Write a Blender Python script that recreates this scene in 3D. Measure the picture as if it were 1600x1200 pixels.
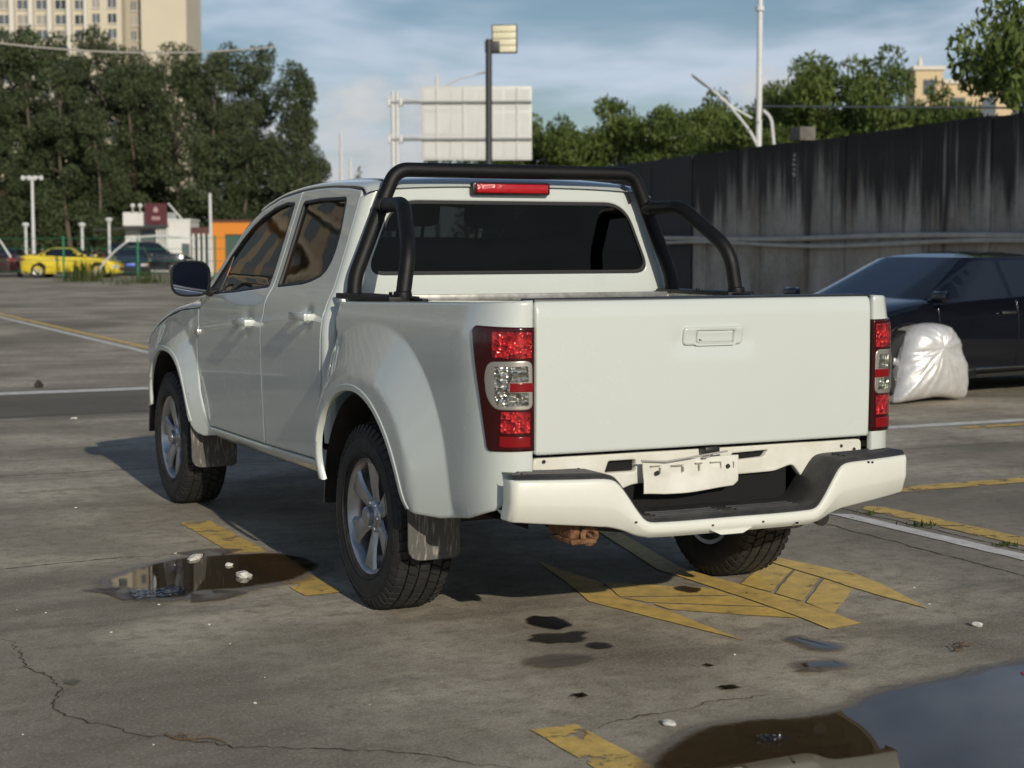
import bpy, bmesh, math, random
import numpy as np
from mathutils import Vector, Matrix, noise
from mathutils.geometry import delaunay_2d_cdt

# ------------------------------------------------------------------ camera, sky, sun, exposure
for o in list(bpy.data.objects): bpy.data.objects.remove(o)
SC = bpy.context.scene
COL = SC.collection
R = math.radians
PI = math.pi
cd = bpy.data.cameras.new('camera'); cam = bpy.data.objects.new('camera', cd); COL.objects.link(cam)
cam.location = (-3.264, -6.2645, 1.4454)
cam.rotation_euler = (PI/2-.0818, 0.0005, -.4472)
cd.sensor_width = 36; cd.lens = 59.52; cd.clip_start = .05; cd.clip_end = 4000
cd.dof.use_dof = True; cd.dof.focus_distance = 7.0; cd.dof.aperture_fstop = 4.2
SC.camera = cam
SUN_EL, SUN_AZ = R(20.5), R(4.0)          # sun behind the truck, a touch to its left
W = bpy.data.worlds.new('World'); SC.world = W; W.use_nodes = True
def build_world():
    nt = W.node_tree; nt.nodes.clear(); N = nt.nodes.new; L = nt.links.new
    out = N('ShaderNodeOutputWorld'); bg = N('ShaderNodeBackground'); bg.inputs['Strength'].default_value = .076
    sky = N('ShaderNodeTexSky'); sky.sky_type = 'NISHITA'; sky.sun_disc = False
    sky.sun_elevation = SUN_EL; sky.sun_rotation = PI+SUN_AZ; sky.air_density = 1.0; sky.dust_density = .35; sky.ozone_density = 3.0
    L(sky.outputs[0], bg.inputs['Color'])
    tc = N('ShaderNodeTexCoord'); sep = N('ShaderNodeSeparateXYZ'); L(tc.outputs['Generated'], sep.inputs[0])
    def M(op, a, b=None, c=None):
        n = N('ShaderNodeMath'); n.operation = op
        for i, v in enumerate((a, b, c)):
            if v is None: continue
            if isinstance(v, (int, float)): n.inputs[i].default_value = v
            else: L(v, n.inputs[i])
        return n.outputs[0]
    # thin high cloud, laid on a plane overhead
    zz = M('MAXIMUM', M('ADD', sep.outputs['Z'], .10), .02)
    px = M('DIVIDE', sep.outputs['X'], zz); py = M('DIVIDE', sep.outputs['Y'], zz)
    cmb = N('ShaderNodeCombineXYZ'); L(px, cmb.inputs[0]); L(M('MULTIPLY', py, .85), cmb.inputs[1])
    n1 = N('ShaderNodeTexNoise'); n1.inputs['Scale'].default_value = 1.25; n1.inputs['Detail'].default_value = 4; n1.inputs['Roughness'].default_value = .55; n1.inputs['Distortion'].default_value = .25
    L(cmb.outputs[0], n1.inputs['Vector'])
    r1 = N('ShaderNodeMapRange'); r1.interpolation_type = 'SMOOTHSTEP'
    for k, v in (('From Min', .36), ('From Max', .68), ('To Min', .05), ('To Max', .8)): r1.inputs[k].default_value = v
    L(n1.outputs['Fac'], r1.inputs[0])
    thin = N('ShaderNodeMapRange'); thin.interpolation_type = 'SMOOTHSTEP'      # a thin sheet of cloud looks thinner the steeper you look through it
    for k, v in (('From Min', .12), ('From Max', .60), ('To Min', 1), ('To Max', .15)): thin.inputs[k].default_value = v
    L(sep.outputs['Z'], thin.inputs[0]); cov = M('MULTIPLY', r1.outputs[0], thin.outputs[0])
    # heaped cloud low over the horizon
    mp = N('ShaderNodeMapping'); mp.inputs['Scale'].default_value = (1, 1, 1.9); mp.inputs['Location'].default_value = (.31, .1, .2); L(tc.outputs['Generated'], mp.inputs[0])
    n2 = N('ShaderNodeTexNoise'); n2.inputs['Scale'].default_value = 7.5; n2.inputs['Detail'].default_value = 5; n2.inputs['Roughness'].default_value = .55
    L(mp.outputs[0], n2.inputs['Vector'])
    thr = M('SUBTRACT', n2.outputs['Fac'], M('MULTIPLY', M('MAXIMUM', sep.outputs['Z'], 0), 1.9))
    r2 = N('ShaderNodeMapRange'); r2.interpolation_type = 'SMOOTHSTEP'
    for k, v in (('From Min', .33), ('From Max', .46), ('To Min', 0), ('To Max', .85)): r2.inputs[k].default_value = v
    L(thr, r2.inputs[0])
    b1 = N('ShaderNodeBackground'); b1.inputs['Color'].default_value = (.68, .77, .92, 1); b1.inputs['Strength'].default_value = 1.12
    b2 = N('ShaderNodeBackground'); b2.inputs['Strength'].default_value = .92
    cr = N('ShaderNodeValToRGB'); cr.color_ramp.elements[0].position = .42; cr.color_ramp.elements[0].color = (.58, .65, .74, 1)
    cr.color_ramp.elements[1].position = .66; cr.color_ramp.elements[1].color = (.95, .94, .92, 1); L(n2.outputs['Fac'], cr.inputs[0]); L(cr.outputs[0], b2.inputs['Color'])
    m1 = N('ShaderNodeMixShader'); L(cov, m1.inputs[0]); L(bg.outputs[0], m1.inputs[1]); L(b1.outputs[0], m1.inputs[2])
    m2 = N('ShaderNodeMixShader'); L(r2.outputs[0], m2.inputs[0]); L(m1.outputs[0], m2.inputs[1]); L(b2.outputs[0], m2.inputs[2])
    L(m2.outputs[0], out.inputs['Surface'])
build_world()
W.cycles.sampling_method = 'MANUAL'; W.cycles.sample_map_resolution = 512
SC.cycles.max_bounces = 6; SC.cycles.diffuse_bounces = 2; SC.cycles.glossy_bounces = 3; SC.cycles.adaptive_threshold = .015; SC.cycles.transparent_max_bounces = 10
sl = bpy.data.lights.new('sun', 'SUN'); sl.energy = 4.3; sl.angle = R(.55); sl.color = (1.0, .905, .77)
so = bpy.data.objects.new('sun', sl); COL.objects.link(so)
SUND = Vector((-math.sin(SUN_AZ)*math.cos(SUN_EL), -math.cos(SUN_AZ)*math.cos(SUN_EL), math.sin(SUN_EL)))
so.rotation_euler = SUND.to_track_quat('Z', 'Y').to_euler(); so.location = SUND*60
VS = SC.view_settings; VS.view_transform = 'Standard'; VS.look = 'None'; VS.exposure = -.36; VS.gamma = 1.0; VS.use_curve_mapping = False

# ------------------------------------------------------------------ helpers: materials
def nodes(m):
    m.use_nodes = True; nt = m.node_tree
    return nt, nt.nodes.get('Principled BSDF'), nt.nodes.new, nt.links.new
def mat(name, col, rough=.5, metal=0, coat=0, var=None, bump=None, rvar=None, spec=None, ior=None, sub=None):
    """procedural principled material; var=(scale, amount, second colour), bump=(scale, strength), rvar=(scale, min, max)"""
    m = bpy.data.materials.new(name); nt, b, N, L = nodes(m)
    b.inputs['Base Color'].default_value = (*col, 1); b.inputs['Roughness'].default_value = rough; b.inputs['Metallic'].default_value = metal
    b.inputs['Coat Weight'].default_value = coat; b.inputs['Coat Roughness'].default_value = .04
    if spec is not None: b.inputs['Specular IOR Level'].default_value = spec
    if ior: b.inputs['IOR'].default_value = ior
    tc = N('ShaderNodeTexCoord')
    if var:
        n = N('ShaderNodeTexNoise'); n.inputs['Scale'].default_value = var[0]; n.inputs['Detail'].default_value = 8; n.inputs['Roughness'].default_value = .62
        L(tc.outputs['Object'], n.inputs['Vector'])
        r = N('ShaderNodeMapRange'); r.inputs['From Min'].default_value = .38; r.inputs['From Max'].default_value = .68; r.inputs['To Max'].default_value = var[1]; L(n.outputs['Fac'], r.inputs[0])
        mx = N('ShaderNodeMix'); mx.data_type = 'RGBA'; mx.inputs[6].default_value = (*col, 1); mx.inputs[7].default_value = (*var[2], 1)
        L(r.outputs[0], mx.inputs[0]); L(mx.outputs[2], b.inputs['Base Color'])
    if bump:
        n = N('ShaderNodeTexNoise'); n.inputs['Scale'].default_value = bump[0]; n.inputs['Detail'].default_value = 6; L(tc.outputs['Object'], n.inputs['Vector'])
        bp = N('ShaderNodeBump'); bp.inputs['Strength'].default_value = bump[1]; bp.inputs['Distance'].default_value = .02; L(n.outputs['Fac'], bp.inputs['Height']); L(bp.outputs[0], b.inputs['Normal'])
    if rvar:
        n = N('ShaderNodeTexNoise'); n.inputs['Scale'].default_value = rvar[0]; n.inputs['Detail'].default_value = 7; L(tc.outputs['Object'], n.inputs['Vector'])
        r = N('ShaderNodeMapRange'); r.inputs['From Min'].default_value = .35; r.inputs['From Max'].default_value = .7; r.inputs['To Min'].default_value = rvar[1]; r.inputs['To Max'].default_value = rvar[2]; L(n.outputs['Fac'], r.inputs[0]); L(r.outputs[0], b.inputs['Roughness'])
    return m
def schlick(nt, f0):
    """Fresnel of a thin sheet, the same from both sides"""
    N, L = nt.nodes.new, nt.links.new
    w = N('ShaderNodeLayerWeight'); w.inputs['Blend'].default_value = .5
    p = N('ShaderNodeMath'); p.operation = 'POWER'; p.inputs[1].default_value = 5; L(w.outputs['Facing'], p.inputs[0])
    q = N('ShaderNodeMath'); q.operation = 'MULTIPLY_ADD'; q.inputs[1].default_value = 1-f0; q.inputs[2].default_value = f0; L(p.outputs[0], q.inputs[0])
    return q
def glass_mat(name, tint, ior=1.5, rough=.0, refl=(1, 1, 1), wav=None):
    m = bpy.data.materials.new(name); nt, b, N, L = nodes(m); nt.nodes.remove(b)
    out = nt.nodes['Material Output']
    f = schlick(nt, ((ior-1)/(ior+1))**2)
    t = N('ShaderNodeBsdfTransparent'); t.inputs['Color'].default_value = (*tint, 1)
    g = N('ShaderNodeBsdfGlossy'); g.inputs['Roughness'].default_value = rough; g.inputs['Color'].default_value = (*refl, 1)
    if wav:
        tc = N('ShaderNodeTexCoord'); n = N('ShaderNodeTexNoise'); n.inputs['Scale'].default_value = wav[0]; n.inputs['Detail'].default_value = 2; L(tc.outputs['Object'], n.inputs['Vector'])
        bp = N('ShaderNodeBump'); bp.inputs['Strength'].default_value = wav[1]; bp.inputs['Distance'].default_value = .01; L(n.outputs['Fac'], bp.inputs['Height']); L(bp.outputs[0], g.inputs['Normal'])
    x = N('ShaderNodeMixShader'); L(f.outputs[0], x.inputs[0]); L(t.outputs[0], x.inputs[1]); L(g.outputs[0], x.inputs[2]); L(x.outputs[0], out.inputs['Surface'])
    return m

# ------------------------------------------------------------------ helpers: objects and meshes
def tag(o, label=None, cat=None, group=None, kind=None):
    for k, v in (('label', label), ('category', cat), ('group', group), ('kind', kind)):
        if v: o[k] = v
    return o
def empty(name, loc=(0, 0, 0), rz=0, label=None, cat=None, group=None):
    o = bpy.data.objects.new(name, None); COL.objects.link(o); o.location = loc; o.rotation_euler[2] = rz; o.empty_display_size = .2
    return tag(o, label, cat, group)
def link(name, me, parent=None):
    o = bpy.data.objects.new(name, me); COL.objects.link(o); o.parent = parent
    return o
def obj(name, V, F, m=None, parent=None, smooth=35):
    me = bpy.data.meshes.new(name); me.from_pydata([tuple(v) for v in V], [], F); me.update()
    if m: me.materials.append(m)
    if smooth:
        me.polygons.foreach_set('use_smooth', [True]*len(me.polygons))
        if smooth < 180: me.set_sharp_from_angle(angle=R(smooth))
    return link(name, me, parent)
def copy_tree(o, parent=None, name=None):
    c = o.copy(); COL.objects.link(c); c.parent = parent
    for ch in o.children: copy_tree(ch, c)
    return c
def mirror(o, name=None):
    c = copy_tree(o, o.parent); c.scale.x = -o.scale.x; c.location.x = -o.location.x
    return c
class MB:
    """collects simple solids; build() links them as ONE mesh"""
    def __init__(s): s.V = []; s.F = []
    def add(s, V, F):
        k = len(s.V); s.V += [tuple(v) for v in V]; s.F += [tuple(i+k for i in f) for f in F]; return s
    def box(s, x0, x1, y0, y1, z0, z1, c=0, M=None):
        if c <= 0:
            V = [(x, y, z) for z in (z0, z1) for y in (y0, y1) for x in (x0, x1)]
            F = [(0, 2, 3, 1), (4, 5, 7, 6), (0, 1, 5, 4), (2, 6, 7, 3), (0, 4, 6, 2), (1, 3, 7, 5)]
        else:
            bm = bmesh.new(); bmesh.ops.create_cube(bm, size=1)
            for v in bm.verts: v.co = Vector(((x0+x1)/2+v.co.x*(x1-x0), (y0+y1)/2+v.co.y*(y1-y0), (z0+z1)/2+v.co.z*(z1-z0)))
            bmesh.ops.bevel(bm, geom=bm.edges[:], offset=c, segments=2, affect='EDGES', profile=.5)
            bm.verts.index_update(); V = [v.co.copy() for v in bm.verts]; F = [tuple(v.index for v in f.verts) for f in bm.faces]; bm.free()
        if M is not None: V = [M @ Vector(v) for v in V]
        return s.add(V, F)
    def tube(s, pts, r, n=10, caps=True, r1=None, flat=None):
        pts = [Vector(p) for p in pts]; m = len(pts)
        t0 = (pts[1]-pts[0]).normalized(); up = Vector((0, 0, 1)) if abs(t0.z) < .9 else Vector((1, 0, 0))
        a = t0.cross(up).normalized(); V = []; F = []
        for i, p in enumerate(pts):
            t = ((pts[i]-pts[i-1]).normalized() if i else Vector())+((pts[i+1]-pts[i]).normalized() if i < m-1 else Vector())
            t.normalize(); a = (a-t*a.dot(t)).normalized(); b = t.cross(a)
            rr = r[i] if isinstance(r, (list, tuple)) else (r if r1 is None else r+(r1-r)*i/(m-1))
            for k in range(n):
                w = 2*PI*k/n; V.append(p+(a*math.cos(w)+b*math.sin(w)*(flat or 1))*rr)
        for i in range(m-1):
            for k in range(n): F.append((i*n+k, i*n+(k+1) % n, (i+1)*n+(k+1) % n, (i+1)*n+k))
        if caps: F.append(tuple(range(n-1, -1, -1))); F.append(tuple((m-1)*n+k for k in range(n)))
        return s.add(V, F)
    def lathe(s, prof, n=48, axis='x', c=(0, 0, 0), close=False):
        V = []; F = []; m = len(prof)
        for r, h in prof:
            for k in range(n):
                w = 2*PI*k/n; a, b = r*math.cos(w), r*math.sin(w)
                V.append(Vector(c)+Vector({'x': (h, a, b), 'y': (a, h, b), 'z': (a, b, h)}[axis]))
        for i in range(m-1 if not close else m):
            for k in range(n): F.append((i*n+k, i*n+(k+1) % n, ((i+1) % m)*n+(k+1) % n, ((i+1) % m)*n+k))
        return s.add(V, F)
    def prism(s, poly, f, t):
        """polygon (2d) -> f(a,b) front points, extruded by vector t"""
        n = len(poly); A = [Vector(f(*p)) for p in poly]; B = [a+Vector(t) for a in A]
        return s.add(A+B, [tuple(range(n)), tuple(range(2*n-1, n-1, -1))]+[(i, i+n, (i+1) % n+n, (i+1) % n) for i in range(n)])
    def grid(s, f, us, vs):
        nu, nv = len(us), len(vs)
        V = [f(u, v) for u in us for v in vs]
        return s.add(V, [(i*nv+j, (i+1)*nv+j, (i+1)*nv+j+1, i*nv+j+1) for i in range(nu-1) for j in range(nv-1)])
    def build(s, name, m=None, parent=None, smooth=35):
        return obj(name, s.V, s.F, m, parent, smooth)
def lin(a, b, n): return [a+(b-a)*i/(n-1) for i in range(n)]
def fillet(pts, r, n=7):
    """round the corners of a 3d polyline"""
    P = [Vector(p) for p in pts]; out = [P[0]]
    for i in range(1, len(P)-1):
        a, b, c = P[i-1], P[i], P[i+1]; rr = r[i] if isinstance(r, (list, tuple)) else r
        d0 = (a-b); d1 = (c-b); k = min(rr, d0.length*.48, d1.length*.48); p0 = b+d0.normalized()*k; p1 = b+d1.normalized()*k
        for j in range(n+1):
            t = j/n; out.append(p0*(1-t)**2+b*2*t*(1-t)+p1*t*t)
    out.append(P[-1]); return out
def round_poly(P, r, n=4):
    """round the corners of a closed 2d polygon; r scalar or list"""
    out = []; m = len(P)
    for i in range(m):
        a, b, c = Vector(P[i-1]), Vector(P[i]), Vector(P[(i+1) % m]); rr = r[i] if isinstance(r, (list, tuple)) else r
        if rr <= 0: out.append(tuple(b)); continue
        d0, d1 = a-b, c-b; k = min(rr, d0.length*.45, d1.length*.45); p0, p1 = b+d0.normalized()*k, b+d1.normalized()*k
        for j in range(n+1):
            t = j/n; out.append(tuple(p0*(1-t)**2+b*2*t*(1-t)+p1*t*t))
    return out
def area2(P): return sum(P[i-1][0]*P[i][1]-P[i][0]*P[i-1][1] for i in range(len(P)))/2
def densify(P, st):
    out = []
    for i in range(len(P)):
        a, b = Vector(P[i]), Vector(P[(i+1) % len(P)]); d = (b-a).length
        if d < 1e-6: continue
        n = max(1, int(math.ceil(d/st)))
        for k in range(n): out.append(tuple(a.lerp(b, k/n)))
    return out
def inset(P, d):
    """move a CCW polygon's points inwards by d"""
    n = len(P); out = []
    for i in range(n):
        a, b, c = Vector(P[i-1]), Vector(P[i]), Vector(P[(i+1) % n])
        e0, e1 = (b-a).normalized(), (c-b).normalized(); n0, n1 = Vector((-e0.y, e0.x)), Vector((-e1.y, e1.x))
        m = n0+n1; l = m.length
        m = m/l if l > 1e-6 else n0
        out.append(tuple(b+m*d*min(1.6, 1/max(.3, m.dot(n0)))))
    return out
def inside(P, x, y):
    c = False; j = len(P)-1
    for i in range(len(P)):
        if (P[i][1] > y) != (P[j][1] > y) and x < (P[j][0]-P[i][0])*(y-P[i][1])/(P[j][1]-P[i][1])+P[i][0]: c = not c
        j = i
    return c
def catmull(P, n=5):
    out = []
    for i in range(len(P)-1):
        a, b, c, d = [Vector(P[min(max(k, 0), len(P)-1)]) for k in (i-1, i, i+1, i+2)]
        for j in range(n):
            t = j/n; out.append(tuple(.5*((2*b)+(c-a)*t+(2*a-5*b+4*c-d)*t*t+(3*b-a-3*c+d)*t**3)))
    out.append(tuple(P[-1])); return out
def panel(name, outline, S, m, parent, holes=(), step=.035, e=.004, th=.02, off=0., flip=None, smooth=60, feat=()):
    """sheet-metal panel: 2d outline (with holes) on the surface S(u,v)->xyz, rounded edges turned in by th"""
    h = 1e-3
    def pt(u, v): return Vector(S(u, v))
    def nrm(u, v):
        a = pt(u+h, v)-pt(u-h, v); b = pt(u, v+h)-pt(u, v-h); q = a.cross(b)
        q.normalize(); return q*(flip or 1)
    def put(u, v, d):
        return pt(u, v)+nrm(u, v)*(d+off)
    V = []; F = []
    loops = []
    for k, P in enumerate([outline]+list(holes)):
        P = [tuple(p) for p in P]
        if (area2(P) > 0) != (k == 0): P = P[::-1]
        loops.append(densify(P, step))
    inner = []
    for P in loops:
        i1 = inset(P, e); i2 = inset(P, e*2.5); n = len(P); b = len(V)
        V += [put(*p, -th) for p in P]+[put(*p, -e) for p in P]+[put(*p, 0) for p in i1]+[put(*p, 0) for p in i2]
        for r in range(3):
            for i in range(n): F.append((b+r*n+i, b+r*n+(i+1) % n, b+(r+1)*n+(i+1) % n, b+(r+1)*n+i))
        inner.append(i2)
    P2 = []; E = []
    for P in inner:
        b = len(P2); P2 += P; E += [(b+i, b+(i+1) % len(P)) for i in range(len(P))]
    us = [p[0] for p in inner[0]]; vs = [p[1] for p in inner[0]]
    lines = []
    nb = len(P2); ring = np.array(P2)
    for f in feat:          # feature lines: rows of points so that a crease stays crisp
        last = None
        for k in range(len(f)-1):
            a, b = Vector(f[k]), Vector(f[k+1]); n_ = max(1, int((b-a).length/.018))
            for t in range(n_):
                q = tuple(a.lerp(b, t/n_))
                if inside(inner[0], *q) and not any(inside(h_, *q) for h_ in inner[1:]) and np.min((ring[:, 0]-q[0])**2+(ring[:, 1]-q[1])**2) > .010**2:
                    P2.append(q)
                    if last is not None: lines.append((last, len(P2)-1))
                    last = len(P2)-1
                else: last = None
    bnd = np.array(P2); E = E+lines
    row = 0; v = min(vs)+step*.5
    while v < max(vs):
        u = min(us)+(step*.5 if row % 2 else 0)
        while u < max(us):
            if inside(inner[0], u, v) and not any(inside(q, u, v) for q in inner[1:]):
                if np.min((bnd[:, 0]-u)**2+(bnd[:, 1]-v)**2) > (step*.55)**2: P2.append((u, v))
            u += step
        v += step*.87; row += 1
    ov, oe, of, *_ = delaunay_2d_cdt([Vector(p) for p in P2], E, [], 0, 1e-6)
    b = len(V); V += [put(p[0], p[1], 0) for p in ov]
    for f in of:
        cx = sum(ov[i][0] for i in f)/len(f); cy = sum(ov[i][1] for i in f)/len(f)
        if inside(inner[0], cx, cy) and not any(inside(q, cx, cy) for q in inner[1:]): F.append(tuple(b+i for i in f))
    bm = bmesh.new(); bv = [bm.verts.new(v) for v in V]
    for f in F:
        try: bm.faces.new([bv[i] for i in f])
        except ValueError: pass
    bmesh.ops.remove_doubles(bm, verts=bm.verts[:], dist=2e-5)
    bmesh.ops.recalc_face_normals(bm, faces=bm.faces[:])
    c0 = ov[of[len(of)//2][0]]; n0 = nrm(c0[0], c0[1]); p0 = put(c0[0], c0[1], 0)
    bf = min(bm.faces, key=lambda f: (f.calc_center_median()-p0).length)
    if bf.normal.dot(n0) < 0: bmesh.ops.reverse_faces(bm, faces=bm.faces[:])
    me = bpy.data.meshes.new(name); bm.to_mesh(me); bm.free()
    me.materials.append(m); me.polygons.foreach_set('use_smooth', [True]*len(me.polygons)); me.set_sharp_from_angle(angle=R(smooth))
    return link(name, me, parent)

# ------------------------------------------------------------------ pickup body surfaces (rear axle at the origin, +y forward)
def interp(tab,x):
    # monotone-ish cubic hermite through table
    n=len(tab)
    if x<=tab[0][0]: return tab[0][1]+(x-tab[0][0])*(tab[1][1]-tab[0][1])/(tab[1][0]-tab[0][0])
    if x>=tab[-1][0]: return tab[-1][1]+(x-tab[-1][0])*(tab[-1][1]-tab[-2][1])/(tab[-1][0]-tab[-2][0])
    for i in range(n-1):
        if x<=tab[i+1][0]: break
    def sl(k):
        if k==0: return (tab[1][1]-tab[0][1])/(tab[1][0]-tab[0][0])
        if k==n-1: return (tab[-1][1]-tab[-2][1])/(tab[-1][0]-tab[-2][0])
        return (tab[k+1][1]-tab[k-1][1])/(tab[k+1][0]-tab[k-1][0])
    h=tab[i+1][0]-tab[i][0]; t=(x-tab[i][0])/h
    a,b=tab[i][1],tab[i+1][1]; m0,m1=sl(i)*h,sl(i+1)*h
    return a*(2*t**3-3*t*t+1)+m0*(t**3-2*t*t+t)+b*(-2*t**3+3*t*t)+m1*(t**3-t*t)
CABT=[(.40,.846),(.50,.868),(.60,.875),(.80,.884),(.92,.886),(1.02,.887),(1.10,.883),(1.16,.872),(1.21,.852),(1.25,.831),(1.30,.812),(1.40,.779),(1.55,.732),(1.66,.697),(1.74,.667)]
BEDT=[(.40,.846),(.50,.866),(.60,.874),(.80,.874),(.95,.876),(1.06,.877),(1.15,.873),(1.20,.866),(1.28,.846)]
def sm(a,b,x):
    t=min(1,max(0,(x-a)/(b-a))); return t*t*(3-2*t)
def flare(dy,z,A,r0,r1,r2):
    dz=max(z-.37,0)
    r=(abs(dy)**2.3+dz**2.3+1e-9)**(1/2.3)
    # full out to r0 ; slope r0..r1 ; 0 beyond r2
    t=(r-r0)/(r2-r0)
    if t<=0: return A
    if t>=1: return 0
    # mostly linear ramp with soft ends
    a,b=.12,.05
    if t<a: q=t*t/(2*a)
    elif t>1-b: q=1-a/2-b/2-(1-t)**2/(2*b)
    else: q=t-a/2
    return A*(1-q/(1-a/2-b/2))
def crease(y): return 1.01+.079*(2.54-y)
def cab_hw(y,z):
    b=interp(CABT,z)
    up=sm(1.1,1.7,z)
    b-= up*.030*max(0,(y-.9)/1.4)**2
    if y>2.6: b-=.030*((y-2.6)/1.2)**2
    b+=flare(y-3.095,z,.058,.50,.5,.66)
    if .5<y<2.7: b-=.008*sm(-.010,.010,z-crease(y))*sm(1.22,1.12,z)
    return b
def bed_hw(y,z):
    return interp(BEDT,z)+flare(y+.01,z,.076,.555,.6,.775)-.006*sm(-.010,.010,z-1.172)
# rear corner of the bed: u runs rearwards along the side and round the corner
YC0,YR,XT,NC=-.80,-1.113,.708,2.7
_tab=[]
def _ct(th,hw):
    c=max(0.,math.cos(th))**(2/NC); s=max(0.,math.sin(th))**(2/NC)
    return XT+(hw-XT)*c, YC0+(YR-YC0)*s
def _mk():
    L=0; px,py=_ct(0,.866); _tab.append((0.,0.))
    N=400
    for i in range(1,N+1):
        th=math.pi/2*i/N; x,y=_ct(th,.866); L+=math.hypot(x-px,y-py); px,py=x,y; _tab.append((L,th))
_mk()
UL=_tab[-1][0]
def bed_pt(u,z):
    if u<=.80:
        return (-bed_hw(-u,z),-u,z)
    s=min(u-.80,UL)
    lo,hi=0,len(_tab)-1
    while hi-lo>1:
        m=(lo+hi)//2
        if _tab[m][0]<=s: lo=m
        else: hi=m
    a,b=_tab[lo],_tab[hi]; th=a[1]+(b[1]-a[1])*((s-a[0])/max(1e-9,b[0]-a[0]))
    x,y=_ct(th,bed_hw(-.80,z)); 
    x-=max(0,u-.80-UL)
    return (-x,y,z)

# ------------------------------------------------------------------ ground
def ground_mat():
    m = bpy.data.materials.new('worn_concrete'); nt, b, N, L = nodes(m)
    tc = N('ShaderNodeTexCoord'); P = tc.outputs['Object']
    def noi(sc, det=8, ro=.6, dist=0, vec=P):
        n = N('ShaderNodeTexNoise'); n.inputs['Scale'].default_value = sc; n.inputs['Detail'].default_value = det; n.inputs['Roughness'].default_value = ro; n.inputs['Distortion'].default_value = dist; L(vec, n.inputs['Vector']); return n.outputs['Fac']
    def rng(v, a, b_, c=0., d=1.):
        r = N('ShaderNodeMapRange'); r.interpolation_type = 'SMOOTHSTEP'
        for k, x in (('From Min', a), ('From Max', b_), ('To Min', c), ('To Max', d)): r.inputs[k].default_value = x
        L(v, r.inputs[0]); return r.outputs[0]
    def mix(f, a, c, mode='MIX'):
        x = N('ShaderNodeMix'); x.data_type = 'RGBA'; x.blend_type = mode
        for i, v in ((0, f), (6, a), (7, c)):
            if isinstance(v, (float, int)): x.inputs[i].default_value = v
            elif isinstance(v, tuple): x.inputs[i].default_value = (*v, 1)
            else: L(v, x.inputs[i])
        return x.outputs[2]
    c = mix(rng(noi(.62, 6, .62, .4), .38, .62), (.34, .305, .24), (.60, .545, .435))
    c = mix(rng(noi(.23, 5, .6, .8), .44, .66, 0, .9), c, (.165, .147, .112))          # big damp patches
    st = N('ShaderNodeMapping'); st.inputs['Scale'].default_value = (.35, 2.2, 1); st.inputs['Rotation'].default_value = (0, 0, .5); L(P, st.inputs[0])
    c = mix(rng(noi(1.1, 5, .65, .3, st.outputs[0]), .48, .70, 0, .65), c, (.17, .15, .115))   # scuffed streaks
    c = mix(rng(noi(11, 6, .75), .42, .70, 0, .7), c, (.19, .16, .11))
    c = mix(rng(noi(80, 3, .75), .50, .68, 0, .45), c, (.60, .55, .45))
    c = mix(rng(noi(190, 2, .6), .52, .68, 0, .75), c, (.12, .105, .08))
    c = mix(rng(noi(3.1, 6, .7, .4), .66, .76, 0, .6), c, (.12, .105, .08))       # oily blotches
    sp = N('ShaderNodeSeparateXYZ'); L(P, sp.inputs[0])
    def M(op, a, d):
        q = N('ShaderNodeMath'); q.operation = op
        for i, v in enumerate((a, d)):
            if isinstance(v, (float, int)): q.inputs[i].default_value = v
            else: L(v, q.inputs[i])
        return q.outputs[0]
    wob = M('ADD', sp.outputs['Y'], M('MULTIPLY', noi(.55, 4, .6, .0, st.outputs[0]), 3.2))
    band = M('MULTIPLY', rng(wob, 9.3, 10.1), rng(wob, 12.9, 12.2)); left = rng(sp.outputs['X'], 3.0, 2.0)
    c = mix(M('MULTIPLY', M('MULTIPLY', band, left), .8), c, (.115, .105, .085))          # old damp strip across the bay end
    wx = M('ADD', sp.outputs['X'], M('MULTIPLY', noi(.7, 4, .6), 1.6)); wy = M('ADD', sp.outputs['Y'], M('MULTIPLY', noi(.5, 4, .6), 2.5))
    c = mix(M('MULTIPLY', M('MULTIPLY', rng(wx, 2.0, 3.0), rng(wy, 3.9, 2.4)), .55), c, (.15, .138, .112))   # darker slab to the right
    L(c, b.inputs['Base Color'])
    L(rng(noi(2.0, 3), .35, .7, .68, .92), b.inputs['Roughness']); b.inputs['Specular IOR Level'].default_value = .35
    bp = N('ShaderNodeBump'); bp.inputs['Strength'].default_value = .8; bp.inputs['Distance'].default_value = .008; L(noi(70, 4, .75), bp.inputs['Height'])
    b2 = N('ShaderNodeBump'); b2.inputs['Strength'].default_value = .35; b2.inputs['Distance'].default_value = .03; L(noi(4, 3, .6), b2.inputs['Height']); L(bp.outputs[0], b2.inputs['Normal']); L(b2.outputs[0], b.inputs['Normal'])
    return m
GROUND = ground_mat()
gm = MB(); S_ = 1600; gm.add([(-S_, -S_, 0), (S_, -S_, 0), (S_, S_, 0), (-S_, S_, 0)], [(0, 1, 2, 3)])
ground = gm.build('ground', GROUND, None, 0); tag(ground, 'stained grey concrete of the parking lot', None, None, 'structure')
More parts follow.
